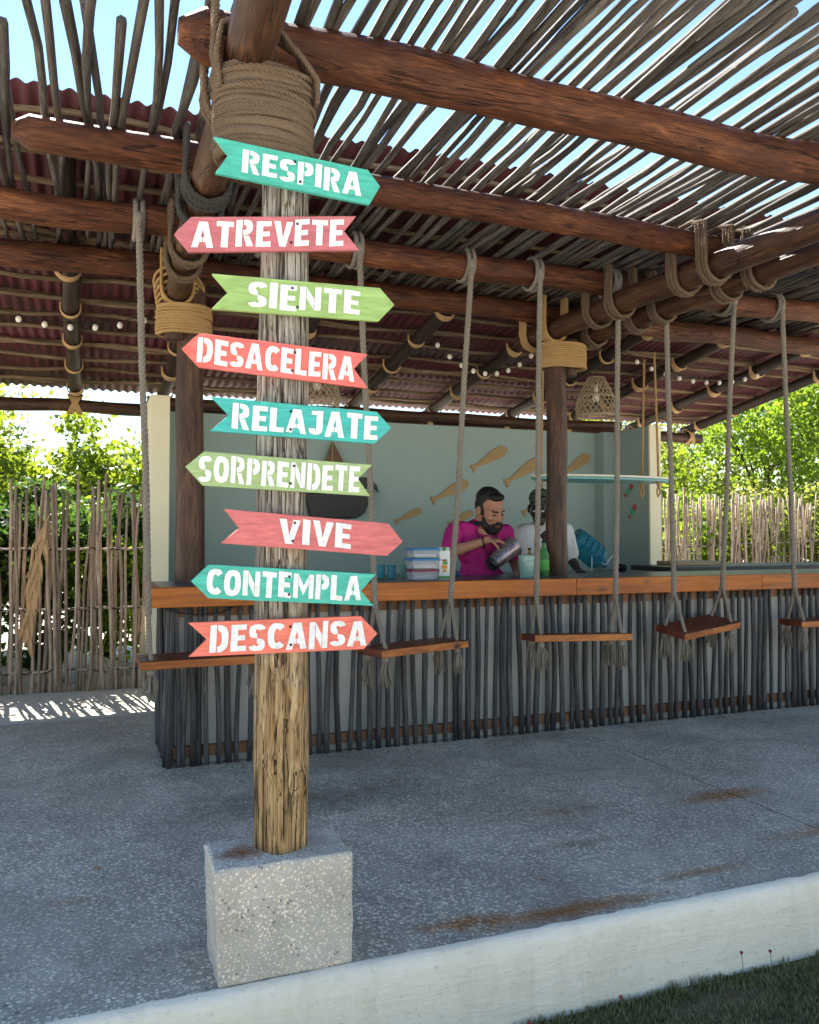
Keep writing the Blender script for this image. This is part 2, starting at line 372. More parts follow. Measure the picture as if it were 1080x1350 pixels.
t.set((.50,.74,.70), .2, .5); t.p.inputs['Transmission Weight'].default_value = .65; t.bump(vo.outputs['Distance'], .6, .004)
simple('board_cream', (.72,.68,.55), .45, .4); simple('board_teal', (.16,.38,.38), .45, .4, var=.1)
simple('wicker', (.34,.27,.18), .8, .2, var=.25, vs=40); simple('bulb_glass', (.70,.66,.58), .2, .5, var=.05); simple('dry_leaf', (.42,.27,.14), .85, .15, var=.25, vs=9)
simple('rubble', (.42,.40,.37), .9, .2, var=.25, vs=12, bump=.5, bs=20); simple('pale_blue_bag', (.50,.66,.76), .5, .3); simple('weed_head', (.26,.04,.03), .8, .2); simple('weed_stem', (.13,.15,.06), .8, .2)
simple('wire_white', (.75,.75,.74), .4, .4); simple('fence_wire', (.03,.027,.025), .7, .2)
M = MATS

# ------------------------------------------------------------------ round timber
def timber_mesh(name, L, r0, r1, seed, sides=16, segs=22, wob=.012, lump=.05, mat=None, bend=.0, taper0=0., taper1=0., knots=()):
    rr = random.Random(seed); off = Vector((rr.uniform(0, 50), rr.uniform(0, 50), rr.uniform(0, 50)))
    vs = []; fs = []
    ba = rr.uniform(0, 6.28)
    for i in range(segs+1):
        tt = i/segs; z = L*tt; r = r0 + (r1-r0)*tt
        if taper0 and z < taper0: r *= .45 + .55*math.sqrt(z/taper0)
        if taper1 and L-z < taper1: r *= .45 + .55*math.sqrt((L-z)/taper1)
        n0 = noise.noise(off + Vector((0, 0, z*1.3))); n1 = noise.noise(off + Vector((9, 0, z*1.3)))
        bb = bend*math.sin(math.pi*tt)
        cx, cy = wob*2*n0 + bb*math.cos(ba), wob*2*n1 + bb*math.sin(ba)
        for k in range(sides):
            th = 2*math.pi*k/sides; d = Vector((math.cos(th), math.sin(th), 0))
            q = 1 + lump*noise.noise(off + Vector((d.x*1.6, d.y*1.6, z*2.2))) * 2
            for (kz, ka, kr, kh) in knots:
                da = (th-ka+math.pi) % (2*math.pi) - math.pi
                dd_ = math.sqrt(((z-kz)/kr)**2 + (da*r/kr)**2); q += kh*.62*math.exp(-dd_**2) - kh*.22*math.exp(-(dd_*2.6)**2)
            vs.append((cx + d.x*r*q, cy + d.y*r*q, z))
    for i in range(segs):
        for k in range(sides):
            k2 = (k+1) % sides; fs.append((i*sides+k, i*sides+k2, (i+1)*sides+k2, (i+1)*sides+k))
    n = len(vs); vs += [(sum(v[0] for v in vs[:sides])/sides, sum(v[1] for v in vs[:sides])/sides, -r0*.03)]
    vs += [(sum(v[0] for v in vs[segs*sides:segs*sides+sides])/sides, sum(v[1] for v in vs[segs*sides:segs*sides+sides])/sides, L+r1*.03)]
    for k in range(sides):
        k2 = (k+1) % sides; fs.append((n, k2, k)); fs.append((n+1, segs*sides+k, segs*sides+k2))
    mb = MB(); mb.v = vs; mb.f = fs
    me = mb.mesh(name, mat, True)
    if sides >= 10:
        try: me.set_sharp_from_angle(angle=R(50))
        except Exception: pass
    return me
def q_axis(d, roll=0.):
    return Vector(d).normalized().to_track_quat('Z', 'Y') @ Quaternion((0, 0, 1), roll)
def log(name, p0, p1, r0, r1, mat, parent, seed, **kw):
    p0 = Vector(p0); p1 = Vector(p1); d = p1-p0
    me = timber_mesh(name, d.length, r0, r1, seed, mat=M[mat], **kw)
    return put(name, me, parent, p0 - (parent.location if parent else Vector()), q_axis(d))

# ------------------------------------------------------------------ rope helpers
def resample(pts, step):
    pts = [Vector(p) for p in pts]; out = [pts[0]]; acc = 0
    L = [0]
    for a, b in zip(pts, pts[1:]): L.append(L[-1] + (b-a).length)
    n = max(2, int(L[-1]/step)); j = 0
    res = []
    for i in range(n+1):
        s = L[-1]*i/n
        while j < len(L)-2 and L[j+1] < s: j += 1
        f = (s-L[j])/max(1e-9, L[j+1]-L[j]); res.append(pts[j].lerp(pts[j+1], f))
    return res
def twisted(mb, pts, r, pitch=.075, sides=5, strands=3):
    P = resample(pts, pitch/7); n = len(P)
    a = None; tot = 0; frames = []
    for i in range(n):
        T = (P[min(i+1, n-1)] - P[max(i-1, 0)]).normalized()
        if a is None: a = T.orthogonal().normalized()
        a = (a - T*a.dot(T)).normalized(); frames.append((a.copy(), T.cross(a)))
    step = (P[1]-P[0]).length
    for s in range(strands):
        q = []
        for i in range(n):
            th = 2*math.pi*(i*step/pitch + s/strands)
            q.append(P[i] + (frames[i][0]*math.cos(th) + frames[i][1]*math.sin(th))*r*.48)
        mb.tube(q, r*.56, sides)
    return mb
def coil(mb, c, ru, rv, z0, z1, n, r, seed=0, seg=26, jit=.15, tw=False):
    rr = random.Random(seed)
    for i in range(n):
        z = z0 + (z1-z0)*(i+.5)/n; k = 1 + rr.uniform(-.02, .03); tx = rr.uniform(-jit, jit)*r*2; ty = rr.uniform(-jit, jit)*r*2
        ph = rr.uniform(0, 6.28)
        pts = [(c[0]+ru*k*math.cos(2*math.pi*j/seg), c[1]+rv*k*math.sin(2*math.pi*j/seg), z + tx*math.cos(2*math.pi*j/seg) + ty*math.sin(2*math.pi*j/seg) + r*.12*math.sin(5*2*math.pi*j/seg+ph)) for j in range(seg)]
        if tw: twisted(mb, pts + pts[:2], r*rr.uniform(.98, 1.15), r*5, 4)
        else: mb.tube(pts, r*rr.uniform(.92, 1.12), 7, closed=True)
    return mb
def sling(mb, u, v, zlog, rlog, zbeam, rbeam, n=3, r=.012, seed=0, flare=.0):
    """loops that go over a cross beam and under the log it rests on"""
    rr = random.Random(seed)
    for k in range(n):
        o = k*r*1.75; g = rr.uniform(-.006, .006)
        zt = zbeam + rbeam + r*.6
        def U(vv):
            p = [(u-rlog-r+rr.uniform(-.008, .008), vv, zt-.02), (u-rlog-r-.004, vv+rr.uniform(-.006, .006), zlog+.02)]
            for j in range(9):
                th = math.pi + math.pi*j/8
                p.append((u + (rlog+r+g+.004)*math.cos(th), vv, zlog + (rlog+r+g+.006+flare*.2+rr.uniform(-.004, .007))*math.sin(th)))
            p += [(u+rlog+r+.004, vv, zlog+.02), (u+rlog+r, vv, zt-.02)]
            return p
        f = U(v-rbeam-r-o-.004); b = U(v+rbeam+r+o+.004)[::-1]
        top1 = [(u+rlog+r, v-rbeam*.6, zt+.012), (u+rlog+r, v+rbeam*.6, zt+.012)]; top2 = [(u-rlog-r, v+rbeam*.6, zt+.012), (u-rlog-r, v-rbeam*.6, zt+.012)]
        loop = f + top1 + b + top2; twisted(mb, loop + loop[:1], r*rr.uniform(.98, 1.15), r*5, 4)
    return mb

# ================================================================== SETTING
ZG = -.27
# lawn strip below the platform; unseen pale sand around it added to bounce light
mb = MB(); g = 24
mb.add([(-300, -300, ZG-.005), (300, -300, ZG-.005), (300, 400, ZG-.005), (-300, 400, ZG-.005)], [(0, 1, 2, 3)])
structure(mb.build('ground', M['sand']), 'unseen pale sand sheet added around the lawn to bounce sunlight')
mb = MB(); mb.add([(-12, -1.25, ZG), (14, -1.25, ZG), (14, -.15, ZG), (-12, -.15, ZG)], [(0, 1, 2, 3)])
structure(mb.build('lawn', M['soil_lawn']), 'thin lawn with bare soil in front of the platform')
# platform: washed concrete slabs with a joint, white painted front
JU = 2.446
mb = MB(); mb.box(-12, 14, -.150, 3.70, -.40, -.012)
plat = structure(mb.build('platform', M['soil_lawn']), 'washed concrete platform around the bar')
def slab(u0, u1, v0=-.156, v1=3.70):
    m = MB(); m.box(u0, u1, v0, v1, -.10, 0.0); o = m.build('slab', M['washed_concrete'], plat); return o
slab(-12, JU-.007); slab(JU+.007, 14)
# white front: slightly battered, uneven hand-plastered skin
mb = MB(); nu = 420; rows = [(-.142, .003), (-.160, .002), (-.174, -.008), (-.186, -.026), (-.190, -.07), (-.193, -.13), (-.197, -.20), (-.202, -.30)]
us = [-12 + .5*i for i in range(20)] + [-2 + .025*i for i in range(241)] + [4 + .5*i for i in range(1, 21)]
for u in us:
    for j, (v, z) in enumerate(rows):
        e = noise.noise((u*2.1, j*.4, 3)) * .006 + noise.noise((u*11, j*1.1, 7)) * .0025
        e2 = noise.noise((u*9, 4, j)) * .005 if j < 3 else 0
        mb.v.append((u, v + e + (noise.noise((u*14., 1, 5))*.010 + noise.noise((u*40., 1, 9))*.006 if j == 0 else 0), z + (e2 if j > 1 else 0)))
nr = len(rows)
for i in range(len(us)-1):
    for j in range(nr-1): mb.f.append((i*nr+j, i*nr+j+1, (i+1)*nr+j+1, (i+1)*nr+j))
# top lip: a sliver of the same plaster lying over the slab edge
mb.build('painted_front', M['white_kerb'], plat, smooth=True)
# sand yard behind and beside the hut
mb = MB(); mb.add([(-60, 3.70, -.004), (60, 3.70, -.004), (60, 120, -.004), (-60, 120, -.004)], [(0, 1, 2, 3)])
structure(mb.build('sand_yard', M['sand']), 'pale sunlit sand behind the platform')
# grass blades
def grass(n, box, hmin, hmax, seed, edge=False):
    rr = random.Random(seed); vs = []; fs = []; c = 0; guard = 0
    while c < n and guard < n*6:
        guard += 1
        u = rr.uniform(box[0], box[1]); v = rr.uniform(box[2], box[3])
        d = .52 + .6*noise.noise((u*3.2, v*3.2, 0)) + .55*noise.noise((u*11, v*11, 4))
        nearw = max(0, 1-(-.205-v)/.10)
        if rr.random() > d*.95 + .45*nearw*(noise.noise((u*3.5, 0, 1)) > -.1): continue
        h = rr.uniform(hmin, hmax)*(1 + 1.3*nearw*max(0, noise.noise((u*4, 0, 1))+.25)); a = rr.uniform(0, 6.28); l = rr.uniform(.1, .9)*h; wd = rr.uniform(.0012, .0028)
        ca, sa = math.cos(a), math.sin(a); o = len(vs)
        vs += [(u-sa*wd, v+ca*wd, ZG), (u+sa*wd, v-ca*wd, ZG), (u+ca*l*.35+sa*wd*.8, v+sa*l*.35-ca*wd*.8, ZG+h*.6), (u+ca*l*.35-sa*wd*.8, v+sa*l*.35+ca*wd*.8, ZG+h*.6), (u+ca*l, v+sa*l, ZG+h)]
        fs += [(o, o+1, o+2, o+3), (o+3, o+2, o+4)]; c += 1
    return vs, fs
mb = MB()
for args in ((30000, (.35, 2.6, -1.0, -.206), .006, .024, 1), (9000, (-2.5, 5., -1.25, -.206), .006, .024, 2)):
    vs, fs = grass(*args); mb.add(vs, fs)
o = mb.build('grass', M['grass_blade'], fix=False); tag(o, 'short patchy grass growing at the foot of the white platform edge', 'grass', kind='stuff')

# ================================================================== WOODEN SIGN POST
post = thing('wooden_post', 'weathered tan log post carrying the painted arrow signs, set in a concrete block', 'post', (0, 0, 0))
put('log', timber_mesh('log', 2.44, .083, .073, 5, sides=52, segs=170, wob=.007, lump=.05, mat=M['weathered_post'],
    knots=[(.62, 4.25, .030, .26), (.30, 4.15, .030, .26), (.25, 5.25, .038, .30), (.50, 5.35, .042, .22), (.95, 4.7, .040, .16), (1.2, 5.2, .05, .16), (.42, 4.75, .02, .16)]), post, (0, 0, .30))
mb = MB(); n = 26
def blockpt(a, b, c):
    x = -.212 + .405*a; y = -.140 + .240*b; z = .335*c
    x += -.004*(c)*(a < .5)*3; s = Vector((x*9, y*9, z*9))
    e = sum(1 for q in (a, b, c) if q in (0., 1.))
    near = sum(1 for q in (a, b, c) if q < .07 or q > .93); k = .0022 if near < 2 else (.0045 if near == 2 else .006)
    if e >= 2: x += (.5-a)*.008; y += (.5-b)*.008; z -= .003*(c > .9)
    return (x + noise.noise(s*2.2)*k, y + noise.noise(s*2.2+Vector((9, 0, 0)))*k, z + noise.noise(s*2.2+Vector((0, 9, 0)))*k*(c > 0))
idx = {}
def bv(i, j, k):
    key = (i, j, k)
    if key not in idx: idx[key] = len(mb.v); mb.v.append(blockpt(i/n, j/n, k/n))
    return idx[key]
for i in range(n):
    for j in range(n):
        for s in (0, n):
            mb.f.append((bv(i, j, s), bv(i+1, j, s), bv(i+1, j+1, s), bv(i, j+1, s)))
            mb.f.append((bv(i, s, j), bv(i+1, s, j), bv(i+1, s, j+1), bv(i, s, j+1)))
            mb.f.append((bv(s, i, j), bv(s, i+1, j), bv(s, i+1, j+1), bv(s, i, j+1)))
mb.build('concrete_block', M['block_concrete'], post, bevel=.006)

# ================================================================== ARROW SIGNS
def band(cx, cy, rx, ry, ix, iy, a0, a1, n=14, pw=.78):
    def pt(rx, ry, a):
        c, s = math.cos(a), math.sin(a)
        return (cx + rx*math.copysign(abs(c)**pw, c), cy + ry*math.copysign(abs(s)**pw, s))
    out = []
    for i in range(n):
        t0 = R(a0 + (a1-a0)*i/n); t1 = R(a0 + (a1-a0)*(i+1)/n)
        out.append([pt(rx, ry, t0), pt(rx, ry, t1), pt(ix, iy, t1), pt(ix, iy, t0)])
    return out
def rc(x0, y0, x1, y1): return [(x0, y0), (x1, y0), (x1, y1), (x0, y1)]
GL = {
 'I': (.26, [rc(0, 0, .26, 1)]),
 'E': (.58, [rc(0, 0, .26, 1), rc(.26, .80, .57, 1), rc(.26, .405, .52, .595), rc(.26, 0, .58, .2)]),
 'T': (.64, [rc(0, .8, .64, 1), rc(.19, 0, .45, .8)]),
 'L': (.56, [rc(0, 0, .26, 1), rc(.26, 0, .56, .2)]),
 'A': (.80, [[(0, 0), (.24, 0), (.40, .70), (.40, 1), (.24, 1)], [(.80, 0), (.56, 0), (.40, .70), (.40, 1), (.56, 1)], [(.288, .21), (.388, .21), (.388, .40), (.332, .40)], [(.512, .21), (.412, .21), (.412, .40), (.468, .40)]]),
 'V': (.74, [[(0, 1), (.25, 1), (.37, .34), (.37, 0), (.245, 0)], [(.74, 1), (.49, 1), (.37, .34), (.37, 0), (.495, 0)]]),
 'N': (.74, [rc(0, 0, .22, 1), rc(.52, 0, .74, 1), [(.24, .97), (.24, .50), (.50, .03), (.50, .50)]]),
 'M': (.92, [rc(0, 0, .22, 1), rc(.70, 0, .92, 1), [(.24, .97), (.24, .55), (.46, .12), (.46, .52)], [(.68, .97), (.68, .55), (.46, .12), (.46, .52)]]),
 'D': (.68, [rc(0, 0, .24, 1)] + band(.28, .5, .40, .5, .15, .28, -90, 90)),
 'O': (.72, band(.36, .5, .36, .5, .11, .27, 0, 360, 28)),
 'C': (.64, band(.36, .5, .36, .5, .11, .27, 42, 318, 24)),
 'S': (.62, band(.31, .735, .31, .265, .06, .075, 12, 270, 18) + band(.31, .235, .31, .235, .06, .055, 90, -168, 18)),
 'P': (.62, [rc(0, 0, .24, 1)] + band(.28, .70, .34, .30, .10, .10, -90, 90)),
 'R': (.68, [rc(0, 0, .24, 1)] + band(.28, .71, .36, .29, .12, .10, -90, 90) + [[(.29, .40), (.50, .40), (.68, 0), (.43, 0)]]),
 'J': (.56, [rc(.30, .27, .56, 1), rc(.10, .82, .30, 1)] + band(.28, .27, .28, .27, .02, .07, 180, 360, 12)),
}
SIGNS = [  # word, paint, six outline corners as (u, z), text from u0 to u1, letter height share, colour words
 ('RESPIRA', 'teal_paint', [(-.234,2.485),(.248,2.462),(.289,2.415),(.253,2.351),(-.229,2.376),(-.191,2.437)], -.150, .227, .66, 'teal arrow sign reading RESPIRA, topmost on the log post'),
 ('ATREVETE', 'rose_paint', [(-.345,2.178),(-.298,2.234),(.210,2.308),(.170,2.254),(.220,2.200),(-.302,2.130)], -.296, .168, .76, 'rose pink arrow sign reading ATREVETE, second from the top of the post'),
 ('SIENTE', 'green_paint', [(-.236,2.073),(.289,2.087),(.338,2.038),(.284,1.979),(-.237,1.968),(-.189,2.023)], -.130, .222, .72, 'light green arrow sign reading SIENTE, third from the top'),
 ('DESACELERA', 'coral_paint', [(-.321,1.844),(-.272,1.893),(.249,1.872),(.203,1.822),(.249,1.763),(-.271,1.792)], -.278, .205, .74, 'coral arrow sign reading DESACELERA, fourth from the top'),
 ('RELAJATE', 'aqua_paint', [(-.236,1.707),(.279,1.690),(.328,1.641),(.272,1.588),(-.239,1.606),(-.184,1.656)], -.176, .282, .76, 'turquoise arrow sign reading RELAJATE, in the middle of the post'),
 ('SORPRENDETE', 'sage_paint', [(-.308,1.499),(-.256,1.545),(.264,1.521),(.217,1.476),(.257,1.422),(-.258,1.444)], -.272, .222, .80, 'sage green arrow sign reading SORPRENDETE, pointing left'),
 ('VIVE', 'salmon_paint', [(-.196,1.376),(.318,1.336),(.367,1.278),(.313,1.233),(-.206,1.275),(-.151,1.320)], -.034, .194, .76, 'salmon pink arrow sign reading VIVE, pointing right'),
 ('CONTEMPLA', 'teal_paint', [(-.290,1.165),(-.239,1.213),(.277,1.176),(.227,1.124),(.270,1.076),(-.240,1.114)], -.246, .228, .76, 'teal arrow sign reading CONTEMPLA, second from the bottom of the post'),
 ('DESCANSA', 'orange_paint', [(-.298,1.045),(.227,1.046),(.282,.989),(.237,.942),(-.295,.946),(-.244,.994)], -.236, .246, .78, 'orange coral arrow sign reading DESCANSA, lowest on the post'),
]
for k, (word, pm, co, t0, t1, hs, lab) in enumerate(SIGNS):
    yy = -.092
    if k == 0:      # fixed over the rope wrap, so it stands a little farther out than the others
        yy = -.142; f_ = (2.56+yy)/(2.56-.092); co = [(-.554+(a+.554)*f_, 1.30+(b-1.30)*f_) for a, b in co]; t0 = -.554+(t0+.554)*f_; t1 = -.554+(t1+.554)*f_
    cu = sum(p[0] for p in co)/6; cz = sum(p[1] for p in co)/6
    s = thing('arrow_sign', lab, 'sign', (cu, yy, cz), 'painted arrow signs on the log post')
    poly = [(a-cu, b-cz) for a, b in co]
    mb = MB(); mb.prism(poly, .016, lambda a, b, d: (a, -.010+d, b)); bd = mb.build('board', M[pm], s, bevel=.0015)
    # text runs along the board: the top and bottom edges of the outline
    left_tip = word in ('ATREVETE', 'DESACELERA', 'SORPRENDETE', 'CONTEMPLA')
    if left_tip: tl, tr, br, bl = co[1], co[2], co[4], co[5]
    else: tl, tr, br, bl = co[0], co[1], co[3], co[4]
    lw = [GL[c][0] for c in word]; gap = .085; tot = sum(lw) + gap*(len(word)-1)
    rr = random.Random(k+3); mb = MB(); x = 0
    def at(u, hfrac):
        ft = (u-tl[0])/(tr[0]-tl[0]); top = tl[1]+(tr[1]-tl[1])*ft
        fb = (u-bl[0])/(br[0]-bl[0]); bot = bl[1]+(br[1]-bl[1])*fb
        return bot + (top-bot)*hfrac
    for c, lwid in zip(word, lw):
        jy = rr.uniform(-.022, .022); js = rr.uniform(-.05, .05); jh = rr.uniform(.94, 1.04)
        for pl in GL[c][1]:
            pts = []
            for (a, b) in pl:
                u = t0 + (t1-t0)*(x+a)/tot; h = .5 + (b-.5)*hs*jh + jy + js*(a-.3) + .010*noise.noise((u*90, b*9, k))
                u += (b-.5)*.004 + .0011*noise.noise((u*70, b*11, k+20))
                pts.append((u-cu, -.0116, at(u, h)-cz))
            mb.add(pts, [tuple(range(len(pts)))])
        x += lwid + gap
    o = mb.build('lettering', M['letter_paint'], bd, fix=False)
    for dz in (.27, -.27):
        uu = .01 + rr.uniform(-.012, .012); zz = at(uu, .5+dz)
        m2 = MB(); m2.lathe([(.0042, 0), (.0042, .002), (.002, .0035)], 8, Matrix.Translation((uu-cu, -.0118, zz-cz)) @ Matrix.Rotation(R(90), 4, 'X'))
        m2.build('screw', M['screw_steel'], bd, smooth=False)

# ================================================================== PERGOLA
pg = thing('pergola', 'rustic pergola of varnished log beams roofed with thin grey sticks', 'pergola', (0, 0, 0))
ZL, ZB = 2.80, 2.955
def beam(u0, v0, u1, v1, r, seed, z0=ZB, z1=ZB, **kw):
    return log('beam', (u0, v0, z0), (u1, v1, z1), r, r*.93, 'varnished_log', pg, seed, sides=20, segs=60, lump=.05, **kw)
beam(-.315, .155, 4.6, .165, .088, 21, wob=.018, taper0=.05)
beam(-.885, 1.10, 3.02, 1.19, .074, 22, wob=.012, taper0=.035)
beam(-2.6, 1.90, 5.4, 2.06, .080, 23, wob=.016)
beam(-2.6, 2.68, 5.4, 2.86, .082, 24, wob=.016)
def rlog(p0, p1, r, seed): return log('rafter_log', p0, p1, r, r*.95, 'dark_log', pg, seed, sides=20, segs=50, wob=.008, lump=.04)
rlog((-.128, -.75, ZL), (-.092, 3.02, ZL), .075, 31)
rlog((2.76, -.6, ZL), (2.545, 3.06, ZL), .078, 32)
rlog((3.04, -.6, ZL), (2.90, 3.10, ZL), .074, 33)
# sticks on top
SV = [timber_mesh('stick_long', 3.55, .0160, .0130, 100+i, sides=6, segs=9, wob=.015, lump=.04, mat=M['grey_stick'], bend=.02) for i in range(10)]
SM = [timber_mesh('stick_short', 2.55, .0180, .0145, 130+i, sides=6, segs=8, wob=.016, lump=.04, mat=M['grey_stick'], bend=.03) for i in range(8)]
def topstick(u, v0, me, yaw, sc=1., dz=0.):
    o = put('stick', me, pg, (u, v0, ZB+.074+.020*sc+dz), q_axis((math.sin(yaw), math.cos(yaw), 0), rnd.uniform(0, 6.28)))
    o.scale = (sc, sc, 1); return o
u = -1.10
while u < -.30:
    topstick(u + rnd.uniform(-.012, .012), rnd.choice([.30, .38, .46, .20, .5, .05]) + rnd.uniform(-.06, .06), SM[rnd.randrange(8)], R(rnd.uniform(-3.5, 3.5)), rnd.uniform(.85, 1.15)); u += .062
while u < 5.15:
    topstick(u + rnd.uniform(-.012, .012), -.58 + rnd.uniform(-.08, .08), SV[rnd.randrange(10)], R(rnd.uniform(-1.5, 1.5)), rnd.uniform(.88, 1.22)); u += rnd.uniform(.046, .058)
for i in range(9):     # a second, loose layer
    topstick(rnd.uniform(.2, 5.1), -.6+rnd.uniform(-.1, .05), SV[rnd.randrange(10)], R(rnd.uniform(-3, 3)), rnd.uniform(.8, 1.0), .033)
# lashings
def lash(mb, mat): return mb.build('rope_lashing', M[mat], pg, smooth=True)
lash(sling(MB(), -.125, .155, ZL, .078, ZB, .09, 3, .012, 1), 'old_rope')
lash(sling(MB(), -.118, 1.12, ZL, .078, ZB, .080, 5, .012, 2), 'black_rope')
lash(sling(MB(), -.108, 1.95, ZL, .078, ZB, .084, 4, .012, 3), 'old_rope')
lash(sling(MB(), 2.655, 1.18, ZL, .082, ZB, .080, 4, .012, 4), 'old_rope')
lash(sling(MB(), 2.975, 1.19, ZL, .078, ZB, .080, 4, .012, 5), 'old_rope')
lash(sling(MB(), 2.61, 2.00, ZL, .080, ZB, .084, 4, .012, 6), 'old_rope')
lash(sling(MB(), 2.945, 2.01, ZL, .078, ZB, .084, 4, .012, 7), 'old_rope')
# wrap round the top of the sign post: two rope sizes, lumpy
mb = MB(); coil(mb, (-.066, .0), .150, .112, 2.470, 2.735, 19, .0088, 3, 34, .35, True); coil(mb, (-.064, .0), .158, .120, 2.64, 2.735, 4, .0105, 4, 34, .6, True); coil(mb, (-.066, .0), .138, .102, 2.47, 2.74, 8, .018, 5, 30, .1)
for kk in range(8):     # braided band from the wrap up over the log
    o_ = (kk-3.5)*.0125; w_ = rnd.uniform(-.004, .004)
    twisted(mb, [(.088, -.035+o_, 2.655), (.083, -.062+o_*.9, 2.725+w_), (.030, -.072+o_*.8, 2.800+o_*.5), (-.045, -.065+o_*.8, 2.862), (-.13, -.055+o_*.8, 2.892), (-.208, -.045+o_*.8, 2.850), (-.222, -.035+o_*.8, 2.76), (-.212, -.03+o_*.8, 2.66)], .0092, .045, 4)
lash(mb, 'old_rope')
log('post_stub', (-.135, .03, 2.44), (-.13, .03, 2.735), .075, .072, 'dark_log', pg, 61, segs=8)

# ================================================================== BAR HUT
hut = thing('bar_hut', 'open bar hut with pale walls under a red corrugated roof', 'hut', (2.3, 3.9, 0))
H = hut.location
def hpart(mb, name, mat, **kw):
    return mb.build(name, M[mat], hut, -H, **kw)
ROOF = lambda v: 2.57 + (5.75-v)*.153       # underside of the rafters
log('post', (.005, 2.70, 0), (.0, 2.70, 2.88), .092, .084, 'dark_log', hut, 41, sides=22, segs=40, wob=.008, knots=[(1.62, 4.2, .05, .1)])
log('post', (2.632, 2.70, 0), (2.625, 2.70, 2.88), .080, .074, 'dark_log', hut, 42, sides=22, segs=40, wob=.008, knots=[(1.33, 4.6, .05, .2), (1.25, 5.5, .06, .14)])
log('post_stub', (-.105, 2.66, 2.50), (-.105, 2.66, 2.74), .068, .066, 'dark_log', hut, 62, segs=8)
log('post_stub', (2.735, 2.70, 2.48), (2.735, 2.70, 2.75), .066, .066, 'dark_log', hut, 63, segs=8)
mb = MB(); coil(mb, (-.046, 2.68), .162, .125, 2.535, 2.715, 11, .0092, 5, 30, .12, True); coil(mb, (-.046, 2.68), .150, .113, 2.535, 2.715, 7, .014, 5, 24, .1)
for kk in range(5):
    pts = [(-.08 + (.125+.006*kk)*math.cos(t_), 2.70 - .01*kk + (.125)*math.sin(t_), 2.75 + .02*kk + (.045+.012*kk)*math.cos(t_+.9+.25*kk)) for t_ in [2*math.pi*j/26 for j in range(26)]]
    twisted(mb, pts + pts[:2], .0098, .045, 4)
hpart(mb, 'rope_wrap', 'tan_rope', smooth=True)
mb = MB(); sling(mb, -.094, 2.74, ZL, .080, ZB, .094, 4, .0105, 8); hpart(mb, 'rope_wrap', 'tan_rope', smooth=True)
mb = MB(); coil(mb, (2.668, 2.68), .185, .125, 2.525, 2.705, 12, .0086, 6, 30, .08, True); coil(mb, (2.668, 2.68), .173, .113, 2.525, 2.705, 7, .014, 5, 24, .1); hpart(mb, 'rope_wrap', 'tan_rope', smooth=True)
for uu, sd_ in ((2.565, 9), (2.918, 10)):
    mb = MB(); sling(mb, uu, 2.77, ZL, .080, ZB, .092, 5, .0105, sd_); hpart(mb, 'rope_wrap', 'tan_rope' if uu < 2.7 else 'old_rope', smooth=True)
# walls
WT = 2.43
mb = MB(); mb.box(-.135, 4.90, 5.20, 5.34, -.05, WT); hpart(mb, 'wall', 'wall_paint', bevel=.006)
mb = MB(); mb.box(-.137, .020, 4.45, 5.197, -.05, WT+.02); hpart(mb, 'wall', 'cream_paint', bevel=.006)
mb = MB(); mb.box(4.795, 4.925, 4.47, 5.197, -.05, WT+.003); hpart(mb, 'wall', 'wall_paint', bevel=.006)
mb = MB(); mb.box(4.788, 4.93, 4.44, 4.468, -.05, WT+.006); hpart(mb, 'wall_end', 'cream_paint', bevel=.004)
mb = MB(); mb.box(4.64, 4.792, 5.04, 5.197, -.05, WT-.004); hpart(mb, 'wall_column', 'wall_paint', bevel=.006)
# roof timbers
log('wall_plate', (-.12, 5.19, 2.505), (4.95, 5.19, 2.51), .052, .050, 'dark_log', hut, 48, segs=50, wob=.012)
log('eave_beam', (-2.6, 5.75, 2.505), (6.56, 5.75, 2.505), .062, .060, 'dark_log', hut, 43, segs=70, wob=.012)
RU = [-1.65, -.735, .06, 1.0, 1.93, 2.85, 3.79, 4.60, 5.56, 6.38]
BV = [1.66 + .3*i for i in range(14)]
def roofz(v, off): return ROOF(v) + off
for i, uu in enumerate(RU):
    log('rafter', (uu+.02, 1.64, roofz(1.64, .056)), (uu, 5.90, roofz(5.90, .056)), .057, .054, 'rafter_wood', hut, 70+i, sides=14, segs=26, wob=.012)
BM = [timber_mesh('batten', 9.1, .019, .016, 160+i, sides=6, segs=30, wob=.022, lump=.06, mat=M['batten_stick']) for i in range(4)]
for i, v in enumerate(BV):
    put('batten', BM[i % 4], hut, Vector((-2.55, v, roofz(v, .128))) - H, q_axis((1, rnd.uniform(-.004, .004), 0), rnd.uniform(0, 6)))
    if i % 3 == 1:
        put('batten', BM[(i+1) % 4], hut, Vector((-2.53, v+.045, roofz(v, .124))) - H, q_axis((1, .003, 0), rnd.uniform(0, 6)))
